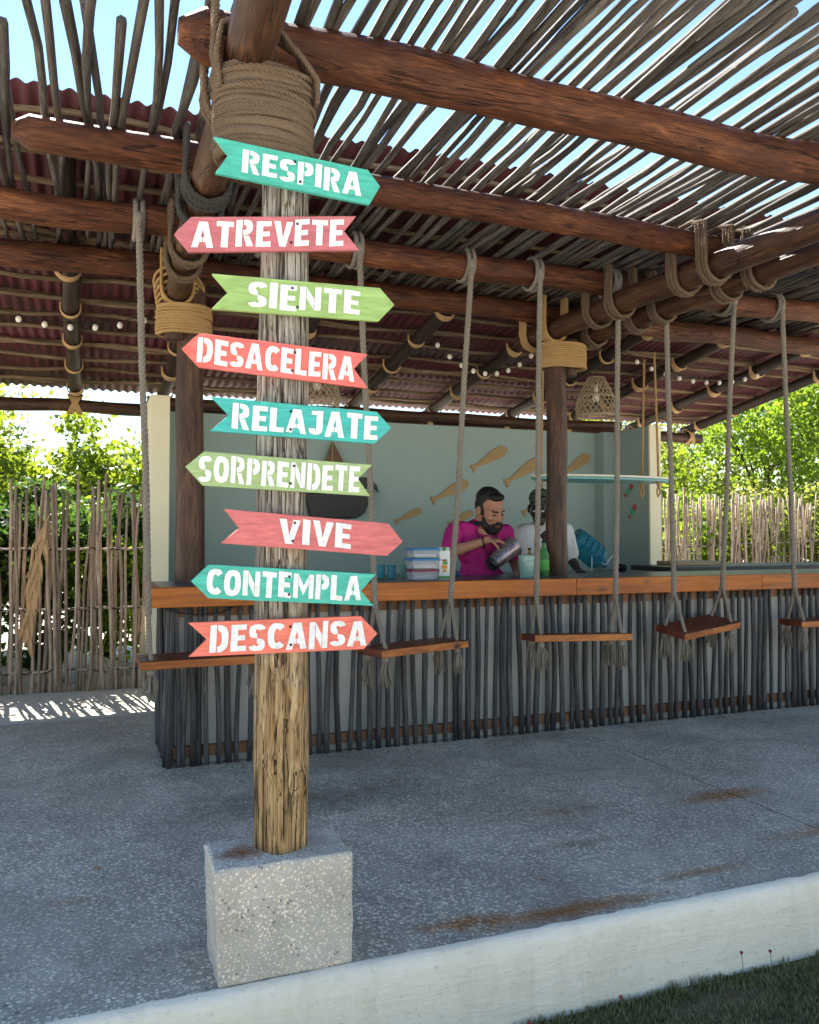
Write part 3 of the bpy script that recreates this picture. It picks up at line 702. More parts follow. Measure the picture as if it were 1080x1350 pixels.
# ties where battens cross rafters
def tie_mesh():
    mb = MB(); n = 14; vs = []; fs = []
    for j in range(n+1):
        a = math.pi*(1.0 + j/n); f = math.sin(math.pi*j/n); rad = .066 + .012*f
        wd = .010 + .020*f
        for (dw, dr) in ((-wd, 0), (wd, 0), (wd*.8, .009), (-wd*.8, .009)):
            vs.append((math.cos(a)*(rad+dr), dw, math.sin(a)*(rad+dr) + (0 if f > .01 else .03)))
    for j in range(n):
        for k in range(4): fs.append((j*4+k, j*4+(k+1) % 4, (j+1)*4+(k+1) % 4, (j+1)*4+k))
    mb.add(vs, fs); mb.f += [(0, 1, 2, 3), (n*4+3, n*4+2, n*4+1, n*4)]
    return mb.mesh('tie', M['palm_tie'], False)
TM = tie_mesh()
for i, uu in enumerate(RU):
    for j in range(5, 14, 2):
        if rnd.random() < .06: continue
        v = BV[j] + rnd.uniform(-.02, .02)
        o = put('tie', TM, hut, Vector((uu+.004, v, roofz(v, .066))) - H, (R(-8.7+rnd.uniform(-12, 12)), 0, R(rnd.uniform(-10, 10)))); s_ = rnd.uniform(.95, 1.12); o.scale = (s_, s_*rnd.uniform(.8, 1.3), s_)
    mb = MB()
    for sg in (-1, 1):      # crossed lashing on the eave beam
        for k in range(4):
            o_ = (k-1.5)*.013
            pts = []
            for j in range(18):
                th = 2*math.pi*j/18
                pts.append((uu + sg*.045*math.cos(th) + o_, 5.75 + .072*math.sin(th), 2.528 + .092*math.cos(th)))
            mb.tube(pts, .0075, 5, closed=True)
    hpart(mb, 'tie', 'palm_tie', smooth=True)
# corrugated sheets, three overlapping rows
def sheet(u0, u1, v0, v1, lift):
    mb = MB(); pitch = .076; per = 8; n = int(round((u1-u0)/pitch*per)); vv = [v0 + (v1-v0)*k/3 for k in range(4)]
    for v in vv:
        for i in range(n+1):
            u = u0 + (u1-u0)*i/n
            mb.v.append((u, v, roofz(v, .163 + lift) + .010*math.sin(2*math.pi*(u+2.6)/pitch) + .004*noise.noise((u*2, v*2, 0))))
    for j in range(3):
        for i in range(n): mb.f.append((j*(n+1)+i, j*(n+1)+i+1, (j+1)*(n+1)+i+1, (j+1)*(n+1)+i))
    o = hpart(mb, 'roof_sheet', 'roof_red', smooth=True)
    m = o.modifiers.new('solid', 'SOLIDIFY'); m.thickness = .004; m.offset = 1
for (v0, v1, lf) in ((1.56, 3.10, .016), (3.0, 4.55, .008), (4.45, 5.93, 0.)):
    u = -2.6; k = 0
    while u < 6.5:
        sheet(u, min(u+.95, 6.6), v0 + rnd.uniform(-.012, .012), v1, lf + .0045*(k % 2)); u += .912; k += 1

# ================================================================== BAR COUNTER
bar = thing('bar_counter', 'bar counter clad in dark upright sticks with an orange-brown wooden edge', 'counter', (2.6, 2.5, 0))
Bc = bar.location
def bpart(mb, name, mat, **kw): return mb.build(name, M[mat], bar, -Bc, **kw)
UE = 5.75
mb = MB(); mb.box(-.10, UE, 2.275, 2.32, 0, .94); bpart(mb, 'backing_panel', 'panel_white')
mb = MB(); mb.box(-.10, -.055, 2.322, 2.90, 0, .94); bpart(mb, 'backing_panel', 'panel_white')
mb = MB(); mb.box(-.13, UE, 2.240, 2.273, .045, .105); bpart(mb, 'rail', 'rail_wood')
mb = MB(); mb.box(-.13, UE, 2.240, 2.273, .835, .895); bpart(mb, 'rail', 'rail_wood')
BS = [timber_mesh('bar_stick', .925, .0172, .0145, 200+i, sides=7, segs=9, wob=.011, lump=.07, mat=M['slate_stick'], bend=.006) for i in range(12)]
u = -.150; k = 0
while u < UE:
    o = put('stick', BS[rnd.randrange(12)], bar, Vector((u+rnd.uniform(-.006, .006), 2.222+rnd.uniform(-.003, .003), 0)) - Bc, (R(rnd.uniform(-.4, .4)), R(rnd.uniform(-.9, .9)), rnd.uniform(0, 6.28)))
    s_ = rnd.uniform(.85, 1.2); o.scale = (s_, s_, 1); u += rnd.uniform(.055, .071) if u > .05 else .040
v = 2.255
while v < 2.92:
    o = put('stick', BS[rnd.randrange(12)], bar, Vector((-.165+rnd.uniform(-.006, .006), v, 0)) - Bc, (R(rnd.uniform(-1, 1)), R(rnd.uniform(-.8, .8)), rnd.uniform(0, 6.28))); v += .040
cuts = [-.262, .86, 2.44, 4.02, UE+.05]
for a, b in zip(cuts, cuts[1:]):
    mb = MB(); mb.box(a+.001, b-.001, 2.140, 2.190, .898, 1.010)
    o = put('edge_board', mb.mesh('edge_board', M['edge_wood'], False), bar, -Bc, None, .006)
mb = MB(); mb.box(-.262, -.212, 2.192, 2.90, .898, 1.010); put('edge_board', mb.mesh('edge_board', M['edge_wood'], False), bar, -Bc, None, .006)
mb = MB(); mb.box(-.210, UE+.04, 2.192, 2.90, .945, 1.004); bpart(mb, 'countertop', 'counter_stone', bevel=.003)

# ================================================================== SWINGS
def tassel_mesh(seed):
    rr = random.Random(seed); mb = MB(); mb.ell((0, 0, -.022), (.022, .022, .026), 10, 7); mb.ell((0, 0, -.004), (.018, .018, .016), 8, 6)
    for i in range(26):
        a = rr.uniform(0, 6.28); r = .018*math.sqrt(rr.random()); sp = rr.uniform(1.2, 2.5); L = rr.uniform(.09, .15); w_ = rr.uniform(-.012, .012)
        mb.tube([(r*math.cos(a), r*math.sin(a), -.03), (r*sp*.8*math.cos(a)+w_, r*sp*.8*math.sin(a), -.03-L*.5), (r*sp*math.cos(a), r*sp*math.sin(a)+w_, -.03-L)], [.0045, .005, .003], 4)
    return mb.mesh('tassel', M['grey_rope'], True)
TS = [tassel_mesh(i) for i in range(4)]
def swing(c, yaw, pitch, roll, uL, uR, lab, z, L=.66, W=.235):
    sw = thing('swing', lab, 'swing', (c[0], c[1], z), 'rope swings hanging along the bar')
    m = Matrix.Translation((c[0], c[1], z)) @ Matrix.Rotation(R(yaw), 4, 'Z') @ Matrix.Rotation(R(pitch), 4, 'Y') @ Matrix.Rotation(R(roll), 4, 'X')
    off = Matrix.Translation(-Vector((c[0], c[1], z)))
    lm = off @ m
    mb = MB(); mb.box(-L/2, L/2, -W/2+.006, W/2-.006, -.021, .021, lm); mb.build('seat', M['seat_wood'], sw, bevel=.005)
    for s in (-1, 1):
        mb = MB(); mb.box(-L/2-.002, L/2+.002, s*W/2-(.008 if s > 0 else 0), s*W/2+(.008 if s < 0 else 0), -.0215, .0195, lm); mb.build('seat_edge', M['seat_edge_wood'], sw, bevel=.003)
    for sx, ut in ((-1, uL), (1, uR)):
        vb = 1.90 + (ut+2.6)*.02
        holes = [m @ Vector((sx*(L/2-.055), sy*(W/2-.04), .018)) for sy in (-1, 1)]
        mid = (holes[0]+holes[1])*.5; top = Vector((ut, vb-.10, ZB-.02))
        split = mid.lerp(top, .105)
        mb = MB(); twisted(mb, [p - sw.location for p in (split - (top-split).normalized()*.02, split.lerp(top, .33)+Vector((.004, 0, 0)), split.lerp(top, .66)-Vector((.003, 0, 0)), top)], .0185, .085)
        ro = mb.build('rope', M['grey_rope'], sw, smooth=True, fix=False)
        mb = MB()
        for dd in (-.016, .018):     # loop over the beam
            pts = [(ut+dd, vb+.098*math.sin(t_), ZB+.098*math.cos(t_)) for t_ in [2*math.pi*j/22 for j in range(22)]]
            mb.tube([Vector(p)-sw.location for p in pts], .014, 7, closed=True)
        mb.ell(top-sw.location, (.026, .024, .034), 10, 7)
        mb.build('beam_loop', M['grey_rope'], ro, smooth=True)
        for hh in holes:
            mb = MB(); twisted(mb, [p - sw.location for p in (split+Vector((0, 0, .015)), split.lerp(hh, .3)+Vector((0, 0, .0)), hh, hh-Vector((0, 0, .05)))], .0125, .06)
            rl = mb.build('rope_leg', M['grey_rope'], sw, smooth=True, fix=False)
            o = put('tassel', TS[rnd.randrange(4)], rl, hh - sw.location - Vector((0, 0, .036)), (0, 0, rnd.uniform(0, 6.28))); s_ = rnd.uniform(.9, 1.15); o.scale = (s_, s_, s_)
    return sw
swing((-.01, 1.87), 2, 0, 2, -.355, .30, 'wooden rope swing farthest left, partly hidden behind the sign post', .650)
swing((1.185, 1.90), 20, 0, 0, .84, 1.555, 'wooden rope swing turned askew, just right of the sign post', .650)
swing((2.300, 1.93), -6, 1, -4, 2.03, 2.62, 'dark wooden rope swing hanging edge-on in front of the pink-shirted man', .655, .66)
swing((3.300, 1.98), 17, -3, 11, 3.0, 3.59, 'wooden rope swing tipped so that its dark red seat top shows', .675)
swing((4.46, 1.98), -3, 0, 0, 4.03, 4.72, 'wooden rope swing cut off by the right edge of the picture', .665)
# thin black cable under the counter edge
mb = MB(); mb.tube([(-.19, 2.20, .89), (-.12, 2.165, .868), (0, 2.16, .852), (.12, 2.17, .86), (.2, 2.195, .89)], .0045, 6)
tag(mb.build('cable', M['cord_black'], smooth=True), 'thin black cable sagging under the left end of the counter', 'cable')

# ================================================================== FENCES
FS = [timber_mesh('fence_stick', 1.80, .0175, .0130, 300+i, sides=6, segs=8, wob=.024, lump=.05, mat=M['fence_stick'], bend=.02) for i in range(12)]
def fence(label, u0, u1, v0, v1, z0, rails, seed, spc, hj, lean, rail_r=.011):
    rr = random.Random(seed); c = Vector(((u0+u1)/2, (v0+v1)/2, z0)); f = thing('stick_fence', label, 'fence', c, 'fences of upright sticks')
    P = lambda s: Vector((u0+(u1-u0)*s, v0+(v1-v0)*s, z0)); L = (P(1)-P(0)).length; s = 0
    while s < L:
        p = P(s/L); side = rr.choice((-.016, .016)) + rr.uniform(-.012, .012); sc = rr.uniform(.72, 1.2)
        ln = lean(s/L)
        o = put('stick', FS[rr.randrange(12)], f, p + Vector((0, side, -rr.uniform(.05, .22)*hj - .02)) - c, (R(rr.uniform(-1.2, 1.2)), R(rr.uniform(-2.2, 2.2)+ln), rr.uniform(0, 6.28))); o.scale = (sc, sc, rr.uniform(.97, 1.05))
        s += rr.uniform(spc*.6, spc*1.4)
    for (h0, h1) in rails:
        mb = MB(); pts = []; n = 24
        for i in range(n+1):
            pts.append(P(i/n) + Vector((0, rr.uniform(-.004, .004), h0+(h1-h0)*i/n + rr.uniform(-.006, .006))) - c)
        mb.tube(pts, rail_r, 6); mb.build('rail', M['fence_stick'], f, smooth=True)
        mb = MB(); P2 = resample(pts, .05)
        mb.tube([q + Vector((0, .032*math.sin(i*1.9) - .005, .012*math.sin(i*2.3))) for i, q in enumerate(P2)], .0055, 4); mb.build('wire', M['fence_wire'], f, smooth=True)
    return f
fence('sunlit stick fence to the left of the bar, tied with three rows of wire', -2.7, -.16, 4.97, 4.84, 0, ((1.18, 1.18), (.68, .68), (.18, .17)), 4, .031, .7, lambda s: 1.2)
fence('taller stick fence behind the right end of the bar', 5.3, 11.0, 6.2, 6.25, .12, ((.98, 1.16), (.45, .5)), 9, .034, .9, lambda s: -2.-7*max(0, s-.45)*(math.sin(s*40)+1))
# dead palm frond caught in the left fence
mb = MB(); rr = random.Random(3)
mb.tube([(-1.03, 4.87, .35), (-1.06, 4.85, .8), (-1.02, 4.83, 1.2), (-.90, 4.80, 1.46)], [.02, .016, .012, .006], 6)
for i in range(26):
    t_ = rr.random(); p = Vector((-1.05+.13*t_*t_, 4.85-.05*t_, .4+1.05*t_)); a = rr.uniform(-.09, .05); L = rr.uniform(.12, .3)
    q = p + Vector((a, rr.uniform(-.03, .0), -L)); wd = .012
    mb.add([p+Vector((wd, 0, 0)), p-Vector((wd, 0, 0)), (p+q)/2-Vector((wd*1.6, .006, 0)), q, (p+q)/2+Vector((wd*1.6, -.006, 0))], [(0, 1, 2, 3, 4)])
tag(mb.build('palm_frond', M['dry_leaf'], smooth=False), 'dried brown palm frond leaning in the left stick fence', 'frond')
# rubble and a pale bag behind the left fence
for i in range(11):
    rr = random.Random(40+i); mb = MB(); bm = bmesh.new(); bmesh.ops.create_icosphere(bm, subdivisions=2, radius=1)
    sx, sy, sz = rr.uniform(.08, .22), rr.uniform(.08, .2), rr.uniform(.05, .13)
    for vtx in bm.verts:
        k_ = 1 + .35*noise.noise(vtx.co*1.4 + Vector((i*7, 0, 0))); vtx.co = Vector((vtx.co.x*sx*k_, vtx.co.y*sy*k_, max(-.4, vtx.co.z)*sz*k_))
    me = bpy.data.meshes.new('rock'); bm.to_mesh(me); bm.free(); me.materials.append(M['rubble'])
    o = put('rock', me, None, (-1.95+i*.185+rr.uniform(-.05, .05), 5.35+rr.uniform(0, .5), sz*.35), (0, 0, rr.uniform(0, 6)))
    tag(o, 'pale rubble stone lying behind the foot of the left stick fence', 'rock', 'rubble behind the left fence')
mb = MB(); mb.ell((0, 0, .14), (.10, .08, .15), 16, 10); 
for i_, p in enumerate(mb.v):
    k_ = 1 + .25*noise.noise(Vector(p)*9); mb.v[i_] = (p[0]*k_, p[1]*k_, p[2])
tag(mb.build('plastic_bag', M['pale_blue_bag'], None, (-.70, 5.25, 0), smooth=True), 'pale blue crumpled plastic bag behind the left fence', 'bag')

# ================================================================== TREES AND SHRUBS
def leaf_cloud(centers, per, size, seed, flat=.5):
    rg = np.random.default_rng(seed); C = np.array([c[:3] for c in centers]); S = np.array([c[3] for c in centers]); n = len(C)*per
    ci = np.repeat(np.arange(len(C)), per)
    d = rg.normal(size=(n, 3)); d /= np.linalg.norm(d, axis=1, keepdims=True); rad = rg.random((n, 1))**.45
    P = C[ci] + d*rad*S[ci][:, None]*np.array([1, 1, .8])
    ax = rg.normal(size=(n, 3)) + d*.6 + np.array([0, 0, -.25]); ax /= np.linalg.norm(ax, axis=1, keepdims=True)
    nr = rg.normal(size=(n, 3))*.8 + np.array([0, 0, flat]); sd_ = np.cross(ax, nr); sd_ /= np.linalg.norm(sd_, axis=1, keepdims=True) + 1e-9
    up = np.cross(sd_, ax)
    l = size*rg.uniform(.6, 1.3, (n, 1)); wd = l*rg.uniform(.26, .40, (n, 1))
    V = np.stack([P, P+ax*l*.5+sd_*wd+up*l*.08, P+ax*l - up*l*.06, P+ax*l*.5-sd_*wd+up*l*.08], 1).reshape(-1, 3)
    return V, np.arange(n*4).reshape(-1, 4)
def quadmesh(name, V, Q, mat):
    me = bpy.data.meshes.new(name); me.vertices.add(len(V)); me.vertices.foreach_set('co', V.astype(np.float32).ravel())
    me.loops.add(Q.size); me.loops.foreach_set('vertex_index', Q.astype(np.int32).ravel())
    me.polygons.add(len(Q)); me.polygons.foreach_set('loop_start', np.arange(0, Q.size, 4, dtype=np.int32))
    me.update(calc_edges=True); me.materials.append(mat); return me
def tree(name, label, cat, base, h, rad, mat, seed, clumps=46, per=95, size=.085, group=None, low=.25, trunk_r=.07, cs=.30):
    rr = random.Random(seed); tr = thing(name, label, cat, base, group)
    mb = MB(); tips = []
    th = h*.42; lean = Vector((rr.uniform(-.15, .15), rr.uniform(-.15, .15), 0))*h*.3
    tp = [Vector((0, 0, -.05)), lean*.4+Vector((.02, 0, th*.5)), lean+Vector((0, 0, th))]
    mb.tube(tp, [trunk_r, trunk_r*.8, trunk_r*.65], 9)
    centers = []
    nb = 8
    for b in range(nb):
        a = 2*math.pi*b/nb + rr.uniform(-.3, .3); st = tp[1].lerp(tp[2], rr.uniform(.1, 1)); e = Vector((math.cos(a)*rad*rr.uniform(.45, .95), math.sin(a)*rad*rr.uniform(.45, .95), h*rr.uniform(.50, .93)))
        mid = st.lerp(e, .5)+Vector((0, 0, h*.05)); mb.tube([st, mid, e], [trunk_r*.5, trunk_r*.3, trunk_r*.10], 6)
        for k in range(3):
            e2 = mid.lerp(e, rr.uniform(.2, .9)) + Vector((rr.uniform(-1, 1), rr.uniform(-1, 1), rr.uniform(-.2, .8)))*rad*.4
            mb.tube([mid.lerp(e, .2*k), (mid.lerp(e, .2*k)+e2)*.5+Vector((0, 0, .04)), e2], [trunk_r*.22, trunk_r*.14, trunk_r*.05], 5); centers.append((e2.x, e2.y, e2.z, rad*cs*rr.uniform(.6, 1.1)))
        centers.append((e.x, e.y, e.z, rad*cs*rr.uniform(.7, 1.2)))
    while len(centers) < clumps:
        z = rr.uniform(low, 1.0); rw = rad*math.sqrt(max(.05, 1-((z-.62)/.48)**2))*rr.random()**.4; a = rr.uniform(0, 6.28)
        centers.append((rw*math.cos(a), rw*math.sin(a), z*h, rad*cs*rr.uniform(.45, 1.15)))
    mb.build('trunk', M['bark'], tr, smooth=True)
    V, Q = leaf_cloud(centers, per, size, seed); put('crown', quadmesh('crown', V, Q, M[mat]), tr)
    return tr
G1 = 'trees behind the left fence'; G2 = 'trees behind the right fence'
tree('broadleaf_tree', 'bright lime-green tree at the left picture edge behind the stick fence', 'tree', (-2.45, 7.3, 0), 2.75, 1.25, 'leaf_lime', 1, 70, 110, .085, G1)
tree('broadleaf_tree', 'lime-green tree in the gap between the left fence and the roof', 'tree', (-1.25, 8.0, 0), 2.75, 1.0, 'leaf_lime', 2, 64, 110, .085, G1)
tree('broadleaf_tree', 'lower yellow-green tree rising beside the left end of the bar wall', 'tree', (-.05, 8.2, 0), 2.55, .85, 'leaf_lime', 3, 48, 105, .08, G1)
tree('broadleaf_tree', 'taller grey-green tree farther back at the left picture edge', 'tree', (-3.0, 9.9, 0), 3.6, 1.5, 'leaf_olive', 4, 60, 100, .09, G1)
tree('broadleaf_tree', 'yellow-green tree directly behind the right stick fence beside the bar', 'tree', (8.5, 8.7, 0), 2.6, 1.2, 'leaf_lime', 5, 60, 100, .095, G2)
tree('broadleaf_tree', 'tall bright green tree under the right roof edge', 'tree', (11.0, 9.2, 0), 4.4, 1.8, 'leaf_green', 6, 80, 110, .105, G2)
tree('broadleaf_tree', 'tall yellow-green tree at the right picture edge', 'tree', (13.0, 8.9, 0), 4.9, 1.9, 'leaf_lime', 7, 80, 110, .105, G2)
tree('broadleaf_tree', 'dense olive-green tree farther back behind the right fence', 'tree', (11.2, 13.0, 0), 4.6, 2.1, 'leaf_olive', 8, 70, 100, .12, G2)
tree('broadleaf_tree', 'thin sparse tree against the sky right of the bar wall', 'tree', (9.1, 11.5, 0), 4.0, 1.0, 'leaf_olive', 9, 24, 60, .09, G2, cs=.26)
tree('broadleaf_tree', 'large green tree beyond the right picture edge', 'tree', (15.8, 11.0, 0), 5.6, 2.4, 'leaf_green', 10, 70, 100, .12, G2)
G3 = 'shrubs filling the ground behind the fences'
ORD = ['first', 'second', 'third', 'fourth', 'fifth', 'sixth']
for i, (x, y, hh, rr_, mt) in enumerate([(-2.75, 6.0, 1.7, .75, 'leaf_dark'), (-2.1, 6.2, 1.8, .8, 'leaf_green'), (-1.55, 6.05, 1.6, .75, 'leaf_dark'), (-1.0, 6.25, 1.75, .75, 'leaf_dark'), (-.45, 6.1, 1.6, .7, 'leaf_green'), (.05, 6.3, 1.7, .7, 'leaf_dark')]):
    tree('shrub', 'dark green shrub close behind the left stick fence, ' + ORD[i] + ' from its left end', 'shrub', (x, y, 0), hh, rr_, mt, 50+i, 60, 120, .075, G3, .03, .035, .36)
for i, (x, y, hh, rr_, mt) in enumerate([(7.0, 7.2, 1.7, .9, 'leaf_green'), (8.2, 7.3, 1.9, 1.0, 'leaf_lime'), (9.5, 7.3, 2.0, 1.0, 'leaf_olive'), (10.8, 7.4, 2.2, 1.1, 'leaf_green'), (12.2, 7.5, 2.3, 1.2, 'leaf_olive')]):
    tree('shrub', 'leafy shrub close behind the right stick fence, ' + ORD[i] + ' from the bar wall', 'shrub', (x, y, 0), hh, rr_, mt, 70+i, 56, 110, .085, G3, .05, .035, .36)
# a far wood that closes the horizon
cs_ = []; rr = random.Random(8)
for i in range(520):
    x = rr.uniform(-45, 60); y = 22 + rr.uniform(0, 9); cs_.append((x, y, rr.uniform(.2, 2.6), rr.uniform(.6, 1.2)))
V, Q = leaf_cloud(cs_, 55, .26, 77); o = put('far_wood', quadmesh('far_wood', V, Q, M['leaf_green'])); tag(o, 'low belt of far green trees on the horizon', 'wood', kind='stuff')
# weeds by the white edge
for i, (x, y, hh) in enumerate([(1.585, -.245, .10), (1.71, -.25, .085), (1.075, -.25, .05), (.73, -.26, .045)]):
    wd_ = thing('weed', ['thin weed with a red-brown seed head, the taller of the right pair', 'thin weed just right of the taller red-headed one', 'small red-headed weed halfway along the white edge', 'tiny weed nearest the concrete block at the white edge'][i], 'weed', (x, y, ZG), 'weeds at the foot of the white edge')
    mb = MB(); mb.tube([(0, 0, 0), (.006, 0, hh*.5), (.002, .002, hh)], .0012, 4); mb.build('stem', M['weed_stem'], wd_)
    mb = MB(); mb.ell((.002, .002, hh), (.006, .006, .006), 8, 6); mb.build('seed_head', M['weed_head'], wd_, smooth=True)

# ================================================================== PEOPLE
def remesh(name, mb, voxel, mat, smooth_it=4, disp=None):
    me = mb.mesh('tmp', None, False); o = bpy.data.objects.new('tmp', me); COL.objects.link(o)
    m = o.modifiers.new('r', 'REMESH'); m.mode = 'VOXEL'; m.voxel_size = voxel; m.use_smooth_shade = True
    s = o.modifiers.new('s', 'SMOOTH'); s.factor = .5; s.iterations = smooth_it
    dg = bpy.context.evaluated_depsgraph_get(); res = bpy.data.meshes.new_from_object(o.evaluated_get(dg))
    bpy.data.objects.remove(o); bpy.data.meshes.remove(me)
    res.name = name; res.materials.clear(); res.materials.append(M[mat])
    if disp:
        for v in res.vertices: v.co += v.normal*disp(v.co)
    res.polygons.foreach_set('use_smooth', [True]*len(res.polygons)); return res
class Xf(MB):
    """mesh builder that places everything through a matrix"""
    def __init__(s, m): super().__init__(); s.m = m
    def E(s, c, r): MB.ell(s, s.m @ Vector(c), r, 16, 11, s.m.to_3x3().to_4x4())
    def C(s, a, b, r0, r1): MB.caps(s, s.m @ Vector(a), s.m @ Vector(b), r0*s.m.to_scale().x, r1*s.m.to_scale().x)
def limb(mb, pts, rad):
    for i in range(len(pts)-1): mb.caps(pts[i], pts[i+1], rad[i], rad[i+1])
def hand(mb, wrist, d, up, curl, side, sc=1.):
    """palm and five fingers; d forearm direction, up back of the hand, side +1/-1 puts the thumb"""
    d = Vector(d).normalized(); up = (Vector(up) - d*Vector(up).dot(d)).normalized(); s = d.cross(up)*side; w = Vector(wrist)
    k = sc
    for i in range(4):
        o = (i-1.5)*.0195*k
        mb.caps(w + s*o*.7 + d*.012*k, w + d*.082*k + s*o, .0135*k, .0125*k, 8)
        L = [.070, .078, .072, .056][i]*k; p = w + d*.084*k + s*o; a = curl*.4
        for j, f in enumerate((.42, .33, .25)):
            dd = (d*math.cos(a) - up*math.sin(a)); q = p + dd*L*f*1.05; mb.caps(p, q, (.0098-.0008*j)*k, (.0092-.0008*j)*k, 8); p = q; a += curl*.55
    p = w + d*.022*k - s*.030*k; dd = (d*.62 - s*.62 - up*.35).normalized()
    for j in range(3):
        q = p + dd*.031*k; mb.caps(p, q, (.0125-.0012*j)*k, (.0115-.0012*j)*k, 8); p = q; dd = (dd + s*.35 - up*.35*curl).normalized()
def head(mb, m):
    h = Xf(m)
    h.E((0, .012, .062), (.079, .098, .084)); h.E((0, -.028, -.012), (.066, .070, .098)); h.E((0, -.045, -.078), (.048, .050, .040)); h.E((0, -.080, .040), (.056, .022, .016))
    h.C((0, -.096, .026), (0, -.116, -.018), .010, .015); h.C((-.012, -.102, -.022), (.012, -.102, -.022), .010, .010)
    h.E((.045, -.068, -.012), (.026, .026, .024)); h.E((-.045, -.068, -.012), (.026, .026, .024)); h.C((-.02, -.098, -.056), (.02, -.098, -.056), .011, .011)
    for s in (-1, 1): h.E((s*.088, .012, .004), (.013, .025, .036))
    mb.add(h.v, h.f)

def cloth(amp, f, seed):
    return lambda c: amp*noise.noise(Vector((c.x*f*1.6, c.y*f*1.6, c.z*f*.8)) + Vector((seed, 0, 0))) + amp*.6*noise.noise(c*f*2.3)

# --- bartender pouring
BX, BY = 2.175, 3.04
man = thing('person', 'bearded man in a magenta t-shirt pouring from a pitcher behind the bar', 'person', (BX, BY, 0))
ML = -man.location
def mp(me, name): return put(name, me, man, ML)
hm = Matrix.Translation((BX+.030, BY-.085, 1.475)) @ Matrix.Rotation(R(14), 4, 'Z') @ Matrix.Rotation(R(24), 4, 'X') @ Matrix.Rotation(R(-6), 4, 'Y') @ Matrix.Scale(1.13, 4)
shR, shL = Vector((BX-.205, BY+.0, 1.325)), Vector((BX+.19, BY-.005, 1.305))
elR, wrR = Vector((BX-.315, BY-.085, 1.165)), Vector((BX-.055, BY-.215, 1.262))
elL, wrL = Vector((BX+.275, BY-.03, 1.085)), Vector((BX+.19, BY-.20, 1.035))
mb = MB(); head(mb, hm)
mb.caps(hm @ Vector((0, .035, -.05)), (BX-.005, BY+.015, 1.34), .066, .075)
limb(mb, [(BX, BY+.01, 1.30), (BX-.002, BY, 1.15), (BX, BY+.01, .98)], [.115, .125, .13])
mb.ell((BX, BY, 1.20), (.185, .115, .16)); mb.ell((BX, BY+.01, .95), (.17, .12, .13))
limb(mb, [shR, elR, wrR], [.062, .046, .030]); limb(mb, [elR, elR.lerp(wrR, .35)], [.044, .045])
limb(mb, [shL, elL, wrL], [.060, .044, .030])
hand(mb, wrR, Vector((.95, -.22, -.02)), (.05, -.25, 1), 1.15, -1, 1.05); hand(mb, wrL, Vector((-.2, -.9, -.12)), (0, -.1, 1), .9, 1, 1.0)
for s in (-1, 1):
    limb(mb, [(BX+s*.09, BY+.02, .90), (BX+s*.10, BY, .48), (BX+s*.11, BY+.03, .08)], [.088, .060, .042]); mb.ell((BX+s*.11, BY-.04, .035), (.045, .13, .035))
mp(remesh('body', mb, .0062, 'skin', 5), 'body')
# hair, beard, moustache
h = Xf(hm); h.E((0, .030, .078), (.085, .096, .080)); h.E((0, .045, .03), (.082, .072, .075)); h.E((0, -.045, .118), (.058, .040, .026))
for s in (-1, 1): h.C((s*.072, .004, .045), (s*.071, -.020, -.012), .013, .008)
mp(remesh('hair', h, .006, 'black_hair', 3, lambda c: .005*noise.noise(Vector((c.x*120, c.y*120, c.z*60)))), 'hair')
h = Xf(hm); h.E((0, -.062, -.098), (.058, .052, .042)); h.E((0, -.075, -.080), (.042, .040, .030))
for s in (-1, 1): h.C((s*.066, -.026, -.026), (s*.056, -.052, -.078), .010, .024); h.C((s*.034, -.103, -.058), (0, -.113, -.040), .010, .011); h.C((s*.036, -.100, -.055), (s*.040, -.085, -.088), .011, .016)
mp(remesh('beard', h, .0055, 'black_hair', 3, lambda c: .005*noise.noise(Vector((c.x*150, c.y*150, c.z*70)))), 'beard')
mb = Xf(hm); mb.C((-.018, -.1095, -.061), (.018, -.1095, -.061), .0055, .0055); put('lips', mb.mesh('lips', M['lip']), man, ML)
for s in (-1, 1):
    mb = Xf(hm); mb.E((s*.032, -.0905, .012), (.013, .008, .005)); put('eye', mb.mesh('eye', M['eye_dark']), man, ML)
    mb = Xf(hm); mb.C((s*.016, -.101, .037), (s*.050, -.088, .040), .0052, .0045); put('eyebrow', mb.mesh('eyebrow', M['black_hair']), man, ML)
# shirt
mb = MB(); limb(mb, [(BX, BY+.02, 1.315), (BX-.002, BY+.005, 1.15), (BX, BY+.01, .92)], [.118, .142, .150]); mb.ell((BX, BY-.005, 1.19), (.200, .132, .165)); mb.ell((BX, BY+.005, .97), (.185, .138, .13)); mb.ell((BX, BY+.02, .90), (.18, .135, .08))
mb.caps(shR + Vector((.05, 0, .0)), shL + Vector((-.05, 0, .0)), .082, .080)
limb(mb, [shR, shR.lerp(elR, .72)], [.078, .069]); limb(mb, [shL, shL.lerp(elL, .74)], [.077, .067])
mp(remesh('t_shirt', mb, .008, 'magenta_cloth', 5, cloth(.017, 8, 3)), 't_shirt')
mb2 = MB(); dd = (wrR-elR).normalized(); a_ = dd.orthogonal().normalized(); b_ = dd.cross(a_); c_ = wrR - dd*.03
mb2.tube([c_ + (a_*math.cos(t_) + b_*math.sin(t_))*.040 for t_ in [2*math.pi*j/18 for j in range(18)]], .0055, 6, closed=True); put('wristband', mb2.mesh('wristband', M['cord_black']), man, ML)
mb = MB(); mb.tube([(BX-.075, BY+.02, 1.405), (BX-.088, BY-.075, 1.345), (BX-.05, BY-.158, 1.20), (BX+.0, BY-.168, 1.13), (BX+.055, BY-.158, 1.20), (BX+.088, BY-.075, 1.335), (BX+.075, BY+.02, 1.395)], .0045, 6); put('neck_cord', mb.mesh('neck_cord', M['cord_black']), man, ML)
